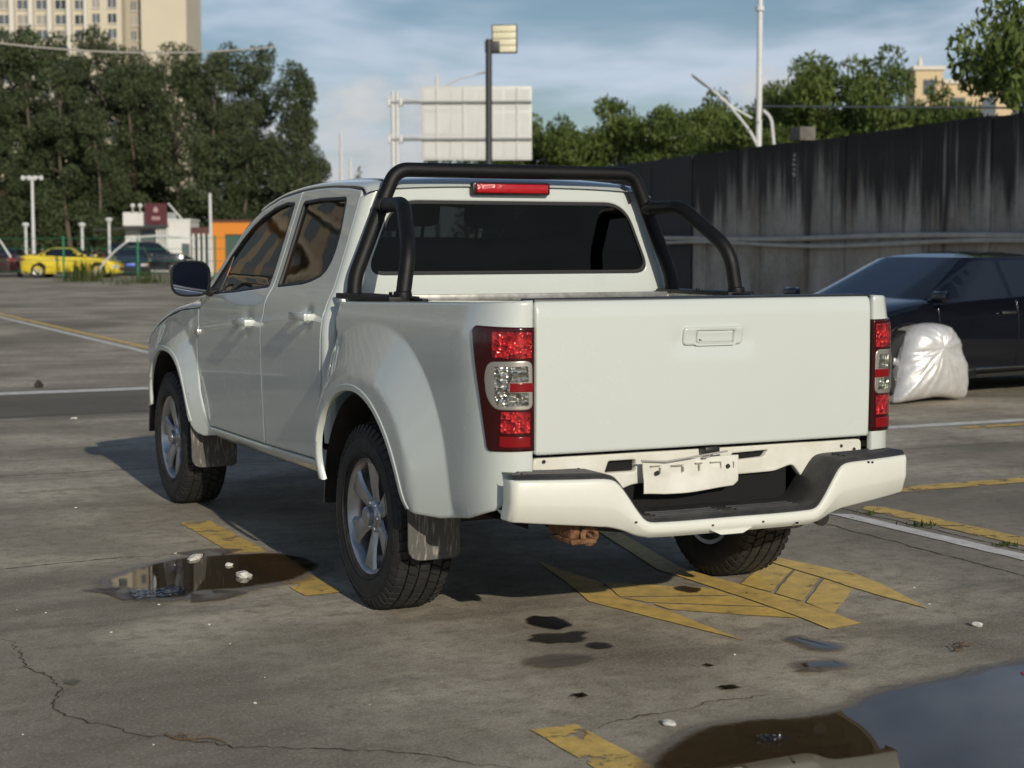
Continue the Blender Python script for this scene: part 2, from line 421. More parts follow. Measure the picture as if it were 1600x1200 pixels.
def paint_mat(name, col, wear, scale, dirt):
    m = bpy.data.materials.new(name); nt, b, N, L = nodes(m); out = nt.nodes['Material Output']
    tc = N('ShaderNodeTexCoord')
    n = N('ShaderNodeTexNoise'); n.inputs['Scale'].default_value = scale; n.inputs['Detail'].default_value = 9; n.inputs['Roughness'].default_value = .7; L(tc.outputs['Object'], n.inputs['Vector'])
    r = N('ShaderNodeMapRange'); r.inputs['From Min'].default_value = wear; r.inputs['From Max'].default_value = wear+.05; L(n.outputs['Fac'], r.inputs[0])
    n2 = N('ShaderNodeTexNoise'); n2.inputs['Scale'].default_value = 9; n2.inputs['Detail'].default_value = 9; n2.inputs['Roughness'].default_value = .72; L(tc.outputs['Object'], n2.inputs['Vector'])
    r2 = N('ShaderNodeMapRange'); r2.inputs['From Min'].default_value = .36; r2.inputs['From Max'].default_value = .72; r2.inputs['To Max'].default_value = dirt; L(n2.outputs['Fac'], r2.inputs[0])
    mx = N('ShaderNodeMix'); mx.data_type = 'RGBA'; mx.inputs[6].default_value = (*col, 1); mx.inputs[7].default_value = (.13, .115, .085, 1); L(r2.outputs[0], mx.inputs[0]); L(mx.outputs[2], b.inputs['Base Color'])
    b.inputs['Roughness'].default_value = .65
    n3 = N('ShaderNodeTexNoise'); n3.inputs['Scale'].default_value = 120; n3.inputs['Detail'].default_value = 5; L(tc.outputs['Object'], n3.inputs['Vector'])
    bp = N('ShaderNodeBump'); bp.inputs['Strength'].default_value = .4; bp.inputs['Distance'].default_value = .005; L(n3.outputs['Fac'], bp.inputs['Height']); L(bp.outputs[0], b.inputs['Normal'])
    t = N('ShaderNodeBsdfTransparent'); x = N('ShaderNodeMixShader'); L(r.outputs[0], x.inputs[0]); L(b.outputs[0], x.inputs[1]); L(t.outputs[0], x.inputs[2]); L(x.outputs[0], out.inputs['Surface'])
    return m
YEL = paint_mat('worn_yellow_paint', (.86, .60, .16), .62, 9, .55)
YELD = paint_mat('flaked_yellow_paint', (.78, .53, .13), .55, 8, .65)
WHT = paint_mat('worn_white_paint', (.80, .79, .74), .62, 8, .5)
def flat(name, poly, m, z=.004, rag=.0, parent=None, step=.05):
    P = densify(poly, step) if rag else poly
    if rag:
        P = [(x+rag*noise.noise(Vector((x*9, y*9, 1.7))), y+rag*noise.noise(Vector((x*9, y*9, 7.3)))) for x, y in P]
    if area2(P) < 0: P = P[::-1]
    return obj(name, [(x, y, z) for x, y in P], [tuple(range(len(P)))], m, parent or ground, 0)
flat('painted_arrow', [(.92, 1.31), (.66, .16), (.72, -.67), (.70, -1.09), (.53, -1.12), (.55, -.92), (.56, -.44), (.55, .19), (.82, 1.30)], YEL, .0045, .004)
for P in ([(1.18, .28), (1.28, -.25), (1.25, -.5), (1.10, -1.0), (1.09, -.79), (1.085, -.54), (1.10, -.28), (1.10, -.07), (1.11, .14)],
          [(1.09, .12), (1.085, -.08), (.725, -.45), (.70, -.25)], [(1.085, -.10), (1.085, -.29), (.73, -.66), (.725, -.475)], [(1.085, -.32), (1.075, -.54), (.71, -.90), (.73, -.685)],
          [(.15, .58), (.18, .04), (.10, -.28), (.15, -.57), (.145, -.85), (.14, -1.12), (.07, -.83), (-.05, -.29), (.04, .06)],
          [(.19, .03), (.54, -.27), (.545, -.435), (.11, -.26)], [(.11, -.28), (.545, -.455), (.545, -.68), (.16, -.41)], [(.165, -.435), (.545, -.70), (.54, -.92), (.165, -.56)]):
    flat('arrow_piece', P, YEL, .004, .005)
flat('painted_dash', [(-1.07, -1.82), (-.92, -1.83), (-.93, -3.6), (-1.09, -3.6)], YELD, .004, .006)
flat('painted_dash', [(-1.045, 2.36), (-.885, 2.38), (-.885, .33), (-1.055, .32)], YELD, .004, .006)
flat('painted_line', [(2.16, -4.0), (2.29, -4.0), (2.28, 1.08), (2.18, 1.14)], WHT, .004, .008)
flat('painted_line', [(2.44, -4.0), (2.62, -4.0), (2.60, 1.2), (2.52, 1.27), (2.44, 1.2)], YELD, .004, .008)
flat('painted_line', [(2.11, 12), (2.24, 12), (2.28, 34), (2.13, 34)], WHT, .004, .008, step=.5)
flat('painted_line', [(2.36, 12), (2.50, 12), (2.52, 34), (2.38, 34)], YEL, .004, .008, step=.5)
flat('painted_line', [(3.0, 1.62), (4.8, 1.62), (4.8, 1.79), (3.0, 1.79)], YELD, .004, .006, step=.2)
flat('painted_line', [(4.6, 4.39), (9.5, 4.39), (9.5, 4.56), (4.6, 4.56)], WHT, .004, .006, step=.2)
flat('painted_line', [(5.7, 4.15), (8.5, 4.17), (8.5, 4.29), (5.7, 4.27)], YELD, .004, .006, step=.2)
flat('painted_line', [(-4.0, 10.53), (1.9, 10.60), (1.9, 10.92), (-4.0, 10.86)], WHT, .004, .01, step=.3)
# cracks, joints, wet stains
CRK = mat('crack_dirt', (.05, .043, .033), .95)
def crack(pts, w, seed, amp=.012):
    rnd = random.Random(seed); P = []
    for i in range(len(pts)-1):
        a, b = Vector(pts[i]), Vector(pts[i+1]); n = max(2, int((b-a).length/.022)); d = (b-a).normalized(); q = Vector((-d.y, d.x))
        for k in range(n): P.append(a.lerp(b, k/n)+q*rnd.uniform(-amp, amp)+q*.02*noise.noise(Vector((k*.13+i, seed, 0))))
    P.append(Vector(pts[-1])); V = []; F = []
    for i, p in enumerate(P):
        d = (P[min(i+1, len(P)-1)]-P[max(i-1, 0)]).normalized(); q = Vector((-d.y, d.x)); ww = w*rnd.uniform(.25, 1.1)*(.3+.7*min(1, 6*min(i, len(P)-1-i)/len(P)))
        V += [(p.x-q.x*ww, p.y-q.y*ww, .002), (p.x+q.x*ww, p.y+q.y*ww, .002)]
    for i in range(len(P)-1): F.append((2*i, 2*i+1, 2*i+3, 2*i+2))
    obj('crack', V, F, CRK, ground, 0)
crack([(-2.31, .09), (-2.27, 0), (-2.30, -.4), (-2.27, -.47), (-2.25, -.66), (-2.26, -.79), (-2.31, -.96), (-2.30, -1.06), (-2.23, -1.19), (-2.17, -1.28), (-2.16, -1.34), (-2.06, -1.41), (-1.98, -1.52), (-1.92, -1.60), (-1.82, -1.66), (-1.70, -1.71), (-1.54, -1.83), (-1.44, -1.92), (-1.36, -2.05), (-1.20, -2.2)], .0045, 3)
crack([(-.88, -1.89), (-.70, -1.83), (-.56, -1.82), (-.42, -1.78), (-.18, -1.79)], .004, 5)
crack([(.13, -1.86), (.32, -1.90), (.52, -1.86), (.70, -1.82)], .004, 8)
crack([(-1.07, -1.86), (-1.0, -1.89), (-.93, -1.86)], .006, 18)
crack([(-2.4, 1.46), (-2.1, 1.47), (-1.66, 1.52), (-1.28, 1.50)], .006, 9, .004)
crack([(-2.28, 1.46), (-2.2, 2.4), (-2.12, 3.4)], .004, 11, .004)
crack([(-4, 4.6), (-1, 4.62), (1.2, 4.6)], .008, 13, .004); crack([(-4, 8.4), (1, 8.4), (2.2, 8.4)], .012, 14, .004)
crack([(1.9, -1.5), (1.98, 1.2), (2.0, 3.2), (5, 3.3), (7, 3.2)], .006, 15, .004); crack([(2.34, -3), (2.36, 1.3), (2.36, 12)], .007, 16, .004)
for k, y in enumerate((14.5, 18.5, 23, 28, 34, 41, 49)): crack([(2.9, y), (8, y+.03), (14, y)], .03+.004*k, 20+k, .004)
for k, y in enumerate((14.5, 20.5, 26)): crack([(-4, y), (2.0, y)], .02, 40+k, .004)
def fade_attr(me, vals):
    at = me.attributes.new('fade', 'FLOAT', 'POINT'); at.data.foreach_set('value', vals)
def damp_mat(name, col, gloss, rough):
    """dampness: darkens the concrete under it and adds a wet sheen; thins out to nothing at the rim ('fade')"""
    m = bpy.data.materials.new(name); nt, b, N, L = nodes(m); nt.nodes.remove(b); out = nt.nodes['Material Output']
    at = N('ShaderNodeAttribute'); at.attribute_name = 'fade'; tc = N('ShaderNodeTexCoord')
    n = N('ShaderNodeTexNoise'); n.inputs['Scale'].default_value = 34; n.inputs['Detail'].default_value = 5; n.inputs['Roughness'].default_value = .7; L(tc.outputs['Object'], n.inputs['Vector'])
    a = N('ShaderNodeMath'); a.operation = 'MULTIPLY_ADD'; a.inputs[1].default_value = .9; a.inputs[2].default_value = -.45; L(n.outputs['Fac'], a.inputs[0])
    s_ = N('ShaderNodeMath'); s_.operation = 'ADD'; L(at.outputs['Fac'], s_.inputs[0]); L(a.outputs[0], s_.inputs[1])
    r = N('ShaderNodeMapRange'); r.interpolation_type = 'SMOOTHSTEP'; r.inputs['From Min'].default_value = .15; r.inputs['From Max'].default_value = .85; L(s_.outputs[0], r.inputs[0])
    mx = N('ShaderNodeMix'); mx.data_type = 'RGBA'; mx.inputs[6].default_value = (1, 1, 1, 1); mx.inputs[7].default_value = (*col, 1); L(r.outputs[0], mx.inputs[0])
    t = N('ShaderNodeBsdfTransparent'); L(mx.outputs[2], t.inputs['Color'])
    g = N('ShaderNodeBsdfGlossy'); g.inputs['Roughness'].default_value = rough
    f = schlick(nt, ((gloss-1)/(gloss+1))**2); k = N('ShaderNodeMath'); k.operation = 'MULTIPLY'; L(f.outputs[0], k.inputs[0]); L(r.outputs[0], k.inputs[1])
    x = N('ShaderNodeMixShader'); L(k.outputs[0], x.inputs[0]); L(t.outputs[0], x.inputs[1]); L(g.outputs[0], x.inputs[2]); L(x.outputs[0], out.inputs['Surface'])
    return m
DAMP = damp_mat('damp_concrete', (.62, .56, .48), 1.03, .6)
STAIN = damp_mat('oily_stain', (.36, .31, .25), 1.25, .35)
OIL = damp_mat('oil_spot', (.22, .18, .13), 1.35, .16)
WATER = damp_mat('puddle_water', (.60, .53, .42), 1.6, .012)
def soft(name, P, m, z, band):
    """flat sheet whose rim (band wide) fades out"""
    if area2(P) < 0: P = P[::-1]
    rings = [P, inset(P, band*.5), inset(P, band)]; n = len(P)
    V = [(x, y, z) for r in rings for x, y in r]; F = [(k*n+i, k*n+(i+1) % n, (k+1)*n+(i+1) % n, (k+1)*n+i) for k in range(2) for i in range(n)]+[tuple(range(2*n, 3*n))]
    o = obj(name, V, F, m, ground, 0); fade_attr(o.data, [0.]*n+[.5]*n+[1.]*n); return o
def blob(cx, cy, rx, ry, seed, n=40, amp=.25):
    return [(cx+rx*math.cos(a)*(1+amp*noise.noise(Vector((math.cos(a)*1.6, math.sin(a)*1.6, seed)))), cy+ry*math.sin(a)*(1+amp*noise.noise(Vector((math.cos(a)*1.6+5, math.sin(a)*1.6, seed))))) for a in [2*PI*i/n for i in range(n)]]
for k, (x, y, rx, ry, m, am) in enumerate(((-.37, -.56, .09, .135, OIL, .3), (-.45, -.80, .13, .105, STAIN, .4), (-.38, -.98, .055, .06, STAIN, .3), (.43, -.26, .06, .075, STAIN, .3), (-2.20, -.67, .035, .03, OIL, .6), (-.76, -1.55, .035, .028, OIL, .7), (-.18, -1.4, .015, .022, OIL, .7), (-.28, -1.68, .045, .03, OIL, .7), (-.62, -1.12, .16, .12, DAMP, .15))):
    soft('damp_stain', blob(x, y, rx, ry, k+1, 48, am), m, .0052+.0004*k, min(rx, ry)*(.32 if m is not DAMP else .55))
def puddle(pts, band=.05, damp=.10):
    P = round_poly(pts, .5, 5); P = densify(P, .03)
    P = [(x+.022*noise.noise(Vector((x*7, y*7, 2.2)))+.008*noise.noise(Vector((x*23, y*23, 2.2))), y+.022*noise.noise(Vector((x*7, y*7, 8.2)))+.008*noise.noise(Vector((x*23, y*23, 5.2)))) for x, y in P]
    if area2(P) < 0: P = P[::-1]
    soft('puddle', P, WATER, .0125, band); soft('wet_rim', inset(P, -damp), DAMP, .0115, damp*1.3)
puddle([(-1.76, .96), (-1.67, 1.06), (-1.45, 1.29), (-1.25, 1.37), (-1.03, 1.34), (-.84, 1.29), (-.74, 1.08), (-.78, .85), (-.93, .67), (-1.07, .58), (-1.26, .52), (-1.44, .56), (-1.54, .44), (-1.68, .51), (-1.68, .73), (-1.77, .81)], .06, .08)
puddle([(2.0, -1.75), (1.3, -1.80), (.83, -1.83), (.71, -1.84), (.49, -1.89), (.28, -1.93), (.11, -1.91), (.01, -1.97), (-.12, -2.05), (-.30, -2.07), (-.40, -2.02), (-.59, -2.02), (-.74, -2.09), (-.87, -2.19), (-.96, -2.31), (-1.05, -2.57), (-.8, -3.0), (-.1, -3.2), (1.2, -3.0), (2.2, -2.5)], .06, .05)
puddle([(.26, -1.20), (.35, -1.18), (.345, -1.25), (.38, -1.31), (.39, -1.40), (.34, -1.43), (.26, -1.39), (.28, -1.29)], .035, .03)
puddle([(.08, -1.52), (.15, -1.51), (.20, -1.53), (.24, -1.53), (.26, -1.62), (.20, -1.66), (.12, -1.62), (.07, -1.58)], .035, .03)

# ------------------------------------------------------------------ materials of the pickup
PAINT = mat('white_paint', (.575, .62, .58), .24, coat=1, var=(2.2, .12, (.50, .535, .49)), rvar=(5, .18, .30))
CREAM = mat('cream_bumper_paint', (.70, .715, .64), .40, coat=.4, var=(5, .3, (.60, .59, .48)), rvar=(9, .32, .55))
VALPAINT = mat('thin_white_sheet', (.68, .68, .61), .5, coat=.1, var=(9, .5, (.50, .48, .38)), bump=(7, .25))
BLACKP = mat('black_plastic', (.012, .012, .013), .42, var=(14, .5, (.035, .034, .032)))
PADP = mat('step_rubber', (.018, .019, .021), .5, var=(11, .7, (.055, .053, .048)), bump=(160, .15))
POWDER = mat('black_powder_coat', (.004, .004, .0045), .5, spec=.3, var=(6, .4, (.013, .012, .011)), bump=(220, .12))
DARK = mat('underbody_dark', (.014, .013, .012), .85, var=(8, .7, (.04, .034, .027)))
RUST = mat('rusty_steel', (.12, .050, .025), .8, metal=.2, var=(30, .9, (.30, .17, .08)), bump=(60, .5))
SEAL = mat('rubber_seal', (.010, .010, .011), .55)
CHROME = mat('chrome', (.75, .76, .78), .12, metal=1)
ALLOY = mat('alloy_wheel', (.48, .49, .51), .30, metal=.85, var=(18, .5, (.30, .29, .28)))
RUBBER = mat('tyre_rubber', (.014, .014, .014), .72, var=(16, .6, (.040, .037, .032)), bump=(90, .25))
GLASS = glass_mat('tinted_glass', (.05, .055, .052), 1.48, .0, wav=(2.2, .10))
GLASSR = glass_mat('rear_tinted_glass', (.05, .055, .056), 1.30, .0)
SCREEN = glass_mat('windscreen_glass', (.62, .68, .66), 1.5)
MIRROR = mat('mirror_silver', (.20, .23, .30), .02, metal=1)
INTER = mat('dark_interior', (.03, .029, .028), .8, var=(12, .5, (.05, .048, .045)))
GALV = mat('galvanised_strip', (.42, .43, .40), .42, metal=.6, var=(20, .8, (.20, .19, .17)))
LRED = mat('tail_lens_dark_red', (.035, .002, .003), .12, coat=.35, spec=.3)
def reflector(name, cols, scale, metal=.75, rough=.12, ribs=0):
    """lamp reflector: faceted cells behind a clear coat, each cell of its own tone"""
    m = bpy.data.materials.new(name); nt, b, N, L = nodes(m)
    b.inputs['Metallic'].default_value = metal; b.inputs['Roughness'].default_value = rough; b.inputs['Coat Weight'].default_value = 1; b.inputs['Coat Roughness'].default_value = .02
    tc = N('ShaderNodeTexCoord'); v = N('ShaderNodeTexVoronoi'); v.inputs['Scale'].default_value = scale; L(tc.outputs['Object'], v.inputs['Vector'])
    sp = N('ShaderNodeSeparateColor'); L(v.outputs['Color'], sp.inputs[0]); r = N('ShaderNodeValToRGB'); e = r.color_ramp.elements
    e[0].color = (*cols[0], 1); e[0].position = .05; e[1].color = (*cols[2], 1); e[1].position = .95; q = e.new(.5); q.color = (*cols[1], 1)
    L(sp.outputs[0], r.inputs[0]); L(r.outputs[0], b.inputs['Base Color'])
    h = v.outputs['Distance']
    if ribs:
        w = N('ShaderNodeTexWave'); w.inputs['Scale'].default_value = ribs; w.bands_direction = 'DIAGONAL'; mp = N('ShaderNodeMapping'); mp.inputs['Scale'].default_value = (1, 1, 0); L(tc.outputs['Object'], mp.inputs[0]); L(mp.outputs[0], w.inputs['Vector'])
        a = N('ShaderNodeMath'); a.operation = 'ADD'; L(h, a.inputs[0]); L(w.outputs['Fac'], a.inputs[1]); h = a.outputs[0]
    bp = N('ShaderNodeBump'); bp.inputs['Strength'].default_value = .9; bp.inputs['Distance'].default_value = .012; L(h, bp.inputs['Height']); L(bp.outputs[0], b.inputs['Normal'])
    return m
LREDB = reflector('tail_lens_bright_red', [(.22, .003, .005), (.55, .008, .014), (.90, .04, .04)], 75, .45, .1)
LRFL = mat('red_reflex', (.20, .004, .007), .14, coat=.3, spec=.3)
LCLR = reflector('clear_lens', [(.22, .21, .18), (.62, .58, .44), (.98, .96, .88)], 70, .9, .12, 60)
LFRM = mat('satin_lamp_frame', (.50, .47, .42), .28, metal=.75)
def flap_mat():
    m = bpy.data.materials.new('muddy_flap'); nt, b, N, L = nodes(m)
    b.inputs['Roughness'].default_value = .8
    tc = N('ShaderNodeTexCoord'); mp = N('ShaderNodeMapping'); mp.inputs['Scale'].default_value = (95, 95, 1.3); L(tc.outputs['Object'], mp.inputs[0])
    n = N('ShaderNodeTexNoise'); n.inputs['Scale'].default_value = 1; n.inputs['Detail'].default_value = 4; L(mp.outputs[0], n.inputs['Vector'])
    r = N('ShaderNodeValToRGB'); e = r.color_ramp.elements; e[0].position = .54; e[0].color = (.100, .097, .088, 1); e[1].position = .70; e[1].color = (.34, .32, .26, 1)
    L(n.outputs['Fac'], r.inputs[0]); L(r.outputs[0], b.inputs['Base Color']); return m
FLAP = flap_mat()

truck = empty('pickup_truck', (0, 0, 0), 0, 'white double-cab pickup truck with black roll bar parked over the yellow arrow', 'pickup truck')
# ---- cab sides
DENTS = [(1.665, 1.075), (.80, 1.135)]
def cabS(y, z):
    h = cab_hw(y, z)
    for a, b in DENTS:
        q = ((y-a)/.055)**2+((z-b+.004)/.034)**2
        if q < 9: h -= .022*math.exp(-q)
    # feature line low on the doors and the raised rub strip between
    h += .006*(sm(.925, .955, z)-sm(.985, 1.0, z))*sm(2.62, 2.5, y)*sm(.55, .66, y)*0
    return (-h, y, z)
G = .0035
def offs(line): return [[(p[0], p[1]+o_) for p in line] for o_ in (-.010, 0, .010)]
def arcs(c, rs, sgn=1):
    """rows along the flare's outer crease"""
    out = []
    for r in rs:
        row = []
        for i in range(41):
            a = PI*i/40; k = (abs(math.cos(a))**2.3+abs(math.sin(a))**2.3)**(1/2.3); row.append((sgn*(c+r/k*math.cos(a)), .37+r/k*math.sin(a)))
        out.append(row)
    return out
fdoor = [(2.405-G, .503), (1.435+G, .507), (1.428+G, .655), (1.43+G, .92), (1.432+G, 1.10), (1.425+G, 1.20), (1.405+G, 1.27), (1.398+G, 1.699), (1.715, 1.674), (1.99, 1.618), (2.12, 1.572), (2.23, 1.515), (2.34, 1.425), (2.43, 1.330), (2.50, 1.245), (2.555-G, 1.165), (2.548-G, 1.08), (2.54-G, 1.02), (2.562-G, .92), (2.55-G, .80), (2.51-G, .68), (2.465-G, .58)]
fwin = [(1.475, 1.250), (1.468, 1.645), (1.60, 1.650), (1.771, 1.630), (1.95, 1.588), (2.079, 1.542), (2.20, 1.475), (2.31, 1.390), (2.40, 1.290), (2.455, 1.205), (2.42, 1.192), (2.0, 1.212)]
fd = panel('front_door', fdoor, cabS, PAINT, truck, [round_poly(fwin, .014)], flip=-1, step=.03, feat=offs([(1.44, crease(1.44)), (2.54, crease(2.54))])+arcs(3.095, [.645, .66]))
fglass = [p for p in fwin if p[0] < 2.29]; fglass = [(1.475, 1.250), (1.468, 1.645), (1.60, 1.650), (1.771, 1.630), (1.95, 1.588), (2.079, 1.542), (2.20, 1.475), (2.285, 1.410), (2.285, 1.197), (2.0, 1.212)]
panel('window_glass', fglass, cabS, GLASS, fd, flip=-1, off=-.012, th=.003, e=.001, step=.05)
sail = [(2.290, 1.196), (2.290, 1.408), (2.31, 1.390), (2.40, 1.290), (2.455, 1.205), (2.42, 1.192)]
panel('sail_trim', sail, cabS, BLACKP, fd, flip=-1, off=-.006, th=.004, e=.002, step=.05)
def seal(win, par):
    P = round_poly(win, .014)
    if area2(P) < 0: P = P[::-1]
    panel('window_seal', inset(P, -.003), cabS, SEAL, par, [inset(P, .011)], flip=-1, off=.001, th=.012, e=.0015, step=.05)
seal(fwin, fd)
rdoor = [(1.428-G, .507), (.70, .520), (.672, .56), (.63+G, .68), (.60, .85), (.586, .97), (.578, 1.10), (.576, 1.37), (.578, 1.60), (.582, 1.668), (.60, 1.682), (.765, 1.697), (.98, 1.706), (1.20, 1.706), (1.398-G, 1.700), (1.405-G, 1.27), (1.425-G, 1.20), (1.432-G, 1.10), (1.430-G, .92)]
rwin = [(1.345, 1.253), (1.335, 1.648), (1.10, 1.657), (.765, 1.655), (.745, 1.640), (.704, 1.505), (.700, 1.43), (.713, 1.38), (.745, 1.338), (.80, 1.310), (.90, 1.288), (1.011, 1.273)]
rd = panel('rear_door', rdoor, cabS, PAINT, truck, [round_poly(rwin, .012)], flip=-1, step=.03, feat=offs([(.59, crease(.59)), (1.42, crease(1.42))]))
panel('window_glass', rwin, cabS, GLASS, rd, flip=-1, off=-.012, th=.003, e=.001, step=.05)
seal(rwin, rd)
def handle(par, y, z, key=False):
    h = cab_hw(y, z)
    mb = MB(); mb.box(-h-.046, -h-.026, y-.112, y+.105, z-.017, z+.019, .008)
    mb.box(-h-.03, -h+.01, y-.112, y-.078, z-.015, z+.017, .006); mb.box(-h-.03, -h+.01, y+.072, y+.105, z-.015, z+.017, .006)
    mb.build('door_handle', PAINT, par)
handle(fd, 1.665, 1.075); handle(rd, .80, 1.135)
# side mirror
mir = MB()
def mirror_shell(u, v):
    # u round the rim, v from glass edge (0) to the nose (1)
    cx, cz = -.985, 1.275; n = 3.2
    c, s = math.cos(u), math.sin(u); a = .108*math.copysign(abs(c)**(2/n), c); b = .093*math.copysign(abs(s)**(2/n), s)
    k = (1-v**2.4)**.5 if v < 1 else 0
    return (cx+a*k*(1-.08*v), 2.30+.115*v+.02*(a/.1)*.5, cz+b*k)
mir.grid(mirror_shell, [2*PI*i/36 for i in range(37)], [0, .08, .25, .45, .65, .8, .9, .96, 1])
mir.tube([(-.90, 2.36, 1.215), (-.87, 2.36, 1.20), (-.815, 2.36, 1.205)], .030, 10, flat=.7)
sm_ = mir.build('side_mirror', BLACKP, fd)
g = MB()
def mrim(k, dy): return [Vector((-.985+(mirror_shell(2*PI*i/36, 0)[0]+.985)*k, mirror_shell(2*PI*i/36, 0)[1]+dy, 1.275+(mirror_shell(2*PI*i/36, 0)[2]-1.275)*k)) for i in range(36)]
V = mrim(1, 0)+mrim(.93, -.006)+mrim(.88, .006); g.add(V, [(r*36+i, r*36+(i+1) % 36, (r+1)*36+(i+1) % 36, (r+1)*36+i) for r in range(2) for i in range(36)])
g.build('mirror_bezel', BLACKP, sm_)
g = MB(); g.add(mrim(.90, .004), [tuple(range(35, -1, -1))]); g.build('mirror_glass', MIRROR, sm_)
# fender, sill, side marker
fend = [(2.56+G, 1.115), (2.552+G, 1.06), (2.545+G, 1.02), (2.567+G, .92), (2.555+G, .80), (2.515+G, .68), (2.470+G, .58), (2.41+G, .497), (2.36, .452)]+catmull([(2.50, .436), (2.56, .455), (2.60, .505), (2.65, .60), (2.695, .68), (2.745, .747), (2.80, .795), (2.87, .830), (2.96, .852), (3.08, .860), (3.20, .852), (3.32, .815), (3.42, .748), (3.485, .67), (3.513, .60), (3.52, .52)], 4)+[(3.60, .50), (3.66, .64), (3.78, .74), (3.80, .84), (3.70, .905), (3.50, .975), (3.20, 1.045), (2.90, 1.09)]
fe = panel('front_fender', fend, cabS, PAINT, truck, flip=-1, step=.03, e=.005, feat=arcs(3.095, [.645, .653, .66]))
MB().box(-.902, -.880, 2.505, 2.56, .972, 1.006, .006).build('side_marker_lamp', LFRM, fe)
sill = [(2.395, .494), (1.5, .499), (.70, .511), (.655, .55), (.60, .50), (.505, .475), (.50, .45), (2.0, .432), (2.36, .436)]
si = panel('sill', sill, lambda y, z: (cabS(y, z)[0]-.004+max(0, .47-z)*.9, y, z), PAINT, truck, flip=-1, e=.006, th=.05)
# ---- roof, A pillars, cab back
DT = [(.50, 1.655), (.53, 1.668), (.58, 1.690), (.66, 1.700), (.765, 1.705), (.98, 1.713), (1.20, 1.714), (1.39, 1.708), (1.55, 1.697), (1.715, 1.681), (1.99, 1.625), (2.12, 1.579), (2.23, 1.522), (2.34, 1.432), (2.43, 1.337), (2.50, 1.252), (2.56, 1.172)]
ZC = [(.50, 1.690), (.53, 1.713), (.57, 1.732), (.65, 1.748), (.80, 1.757), (1.1, 1.763), (1.5, 1.752), (1.8, 1.722), (2.02, 1.685)]
def roofS(f, y):
    zr = interp(DT, y); zc = interp(ZC, y); w = cab_hw(y, zr)-.001; n = 2.35
    c, s = math.cos(f), math.sin(f)
    return (w*math.copysign(abs(c)**(2/n), c), y, zr+(zc-zr)*abs(s)**(2/n))
ys = [.515, .53, .55, .57, .60, .64, .70]+lin(.78, 2.02, 24)
rf = MB().grid(lambda f, y: roofS(f, y), [PI-PI*i/48 for i in range(49)], ys).build('roof', PAINT, truck, 180)
for s in (-1, 1):
    MB().grid(lambda y, k, s=s: (s*(.575-.0*y+k*.018), y, roofS(math.acos(min(1, ((.575+k*.018)/(cab_hw(y, interp(DT, y))-.001))**(2.35/2))), y)[2]+.003), lin(.535, 1.95, 30), [0, 1]).build('roof_drip_moulding', BLACKP, rf)
ap = MB()
yy = lin(1.88, 2.58, 22)
def apil(y, k):
    z = interp(DT, y); x = -cab_hw(y, z)+.001
    a = k*PI/2
    return (x+.060*math.sin(a)+.0*k, y+.05*(1-math.cos(a))*sm(1.9, 2.1, y), z+.026*math.sin(a))
ap.grid(apil, yy, [0, .25, .5, .75, 1]); ao = ap.build('a_pillar', PAINT, truck, 180); mirror(ao)
ws = MB()
def wscr(s, t):
    y0, z0 = 2.03, 1.672; y1, z1 = 2.74, 1.165; w = .60+(.735-.60)*t
    return (s*w, y0+(y1-y0)*t+.10*(1-s*s), z0+(z1-z0)*t+.028*(1-s*s)*(1-t)+.02*math.sin(PI*t))
ws.grid(wscr, lin(-1, 1, 21), lin(0, 1, 12)); ws.build('windscreen', SCREEN, truck, 180)
RB, YB = .055, .520
def backS(a, z):
    Wd = cab_hw(.60, z)-.0015; xe = Wd-RB; s = math.copysign(1, a); q = abs(a)
    lean = .012*sm(1.25, 1.68, z)
    # the outline uses the half-width at the belt, scaled to the local width
    if q <= 1: return (s*q*xe, YB+lean, z)
    th = (q-1)*PI/2
    return (s*(xe+RB*math.sin(th)), YB+lean+RB*(1-math.cos(th)), z)
def xa(x, z):
    return x/(cab_hw(.60, z)-.0015-RB)
rwo = [(-.690, 1.330), (.690, 1.330), (.688, 1.36), (.576, 1.605), (.555, 1.628), (.52, 1.636), (-.52, 1.636), (-.555, 1.628), (-.576, 1.605), (-.688, 1.36)]
rwo = round_poly([(-.698, 1.318), (.698, 1.318), (.568, 1.638), (-.568, 1.638)], [.085, .085, .11, .11], 8)
top = []
for i in range(25):
    f = PI*i/24; x, _, z = roofS(f, .522); top.append((x, z-.004))
out = [(-1.98, .60), (1.98, .60), (1.98, 1.655)]+[(max(-1.9, min(1.9, xa(x, z))), z) for x, z in top if abs(xa(x, z)) < 1.0]+[(-1.98, 1.655)]
cb = panel('cab_rear_panel', out, backS, PAINT, truck, [[(xa(x, z), z) for x, z in densify(rwo, .05)]], step=.045, e=.004, flip=1)
rwp = [(xa(x, z), z) for x, z in densify(rwo, .05)]
panel('rear_window', rwp, backS, GLASSR, truck, step=.12, e=.001, th=.003, off=-.010)
if area2(rwp) < 0: rwp = rwp[::-1]
panel('rear_window_seal', inset(rwp, -.002), backS, SEAL, truck, [inset(rwp, .016)], step=.06, e=.0015, th=.012, off=-.002)
for s in (-1, 1):
    MB().tube([backS(xa(s*.560, 1.70), 1.725)[:1]+(YB+.014, 1.712), (s*.577, YB+.004, 1.675), (s*.592, YB+.001, 1.640)], .012, 8, flat=.6).build('trim_strip', BLACKP, cb)
# high brake light
hb = MB().box(-.212, .168, .492, .532, 1.664, 1.722, .012).build('high_brake_light', BLACKP, truck)
MB().box(-.197, .153, .482, .497, 1.673, 1.713, .006).build('red_lens', mat('brake_light_red', (.42, .008, .012), .15, coat=.6, bump=(60, .25)), hb)
MB().box(-.204, .160, .488, .494, 1.669, 1.717, .002).build('lens_bezel', LRED, hb)
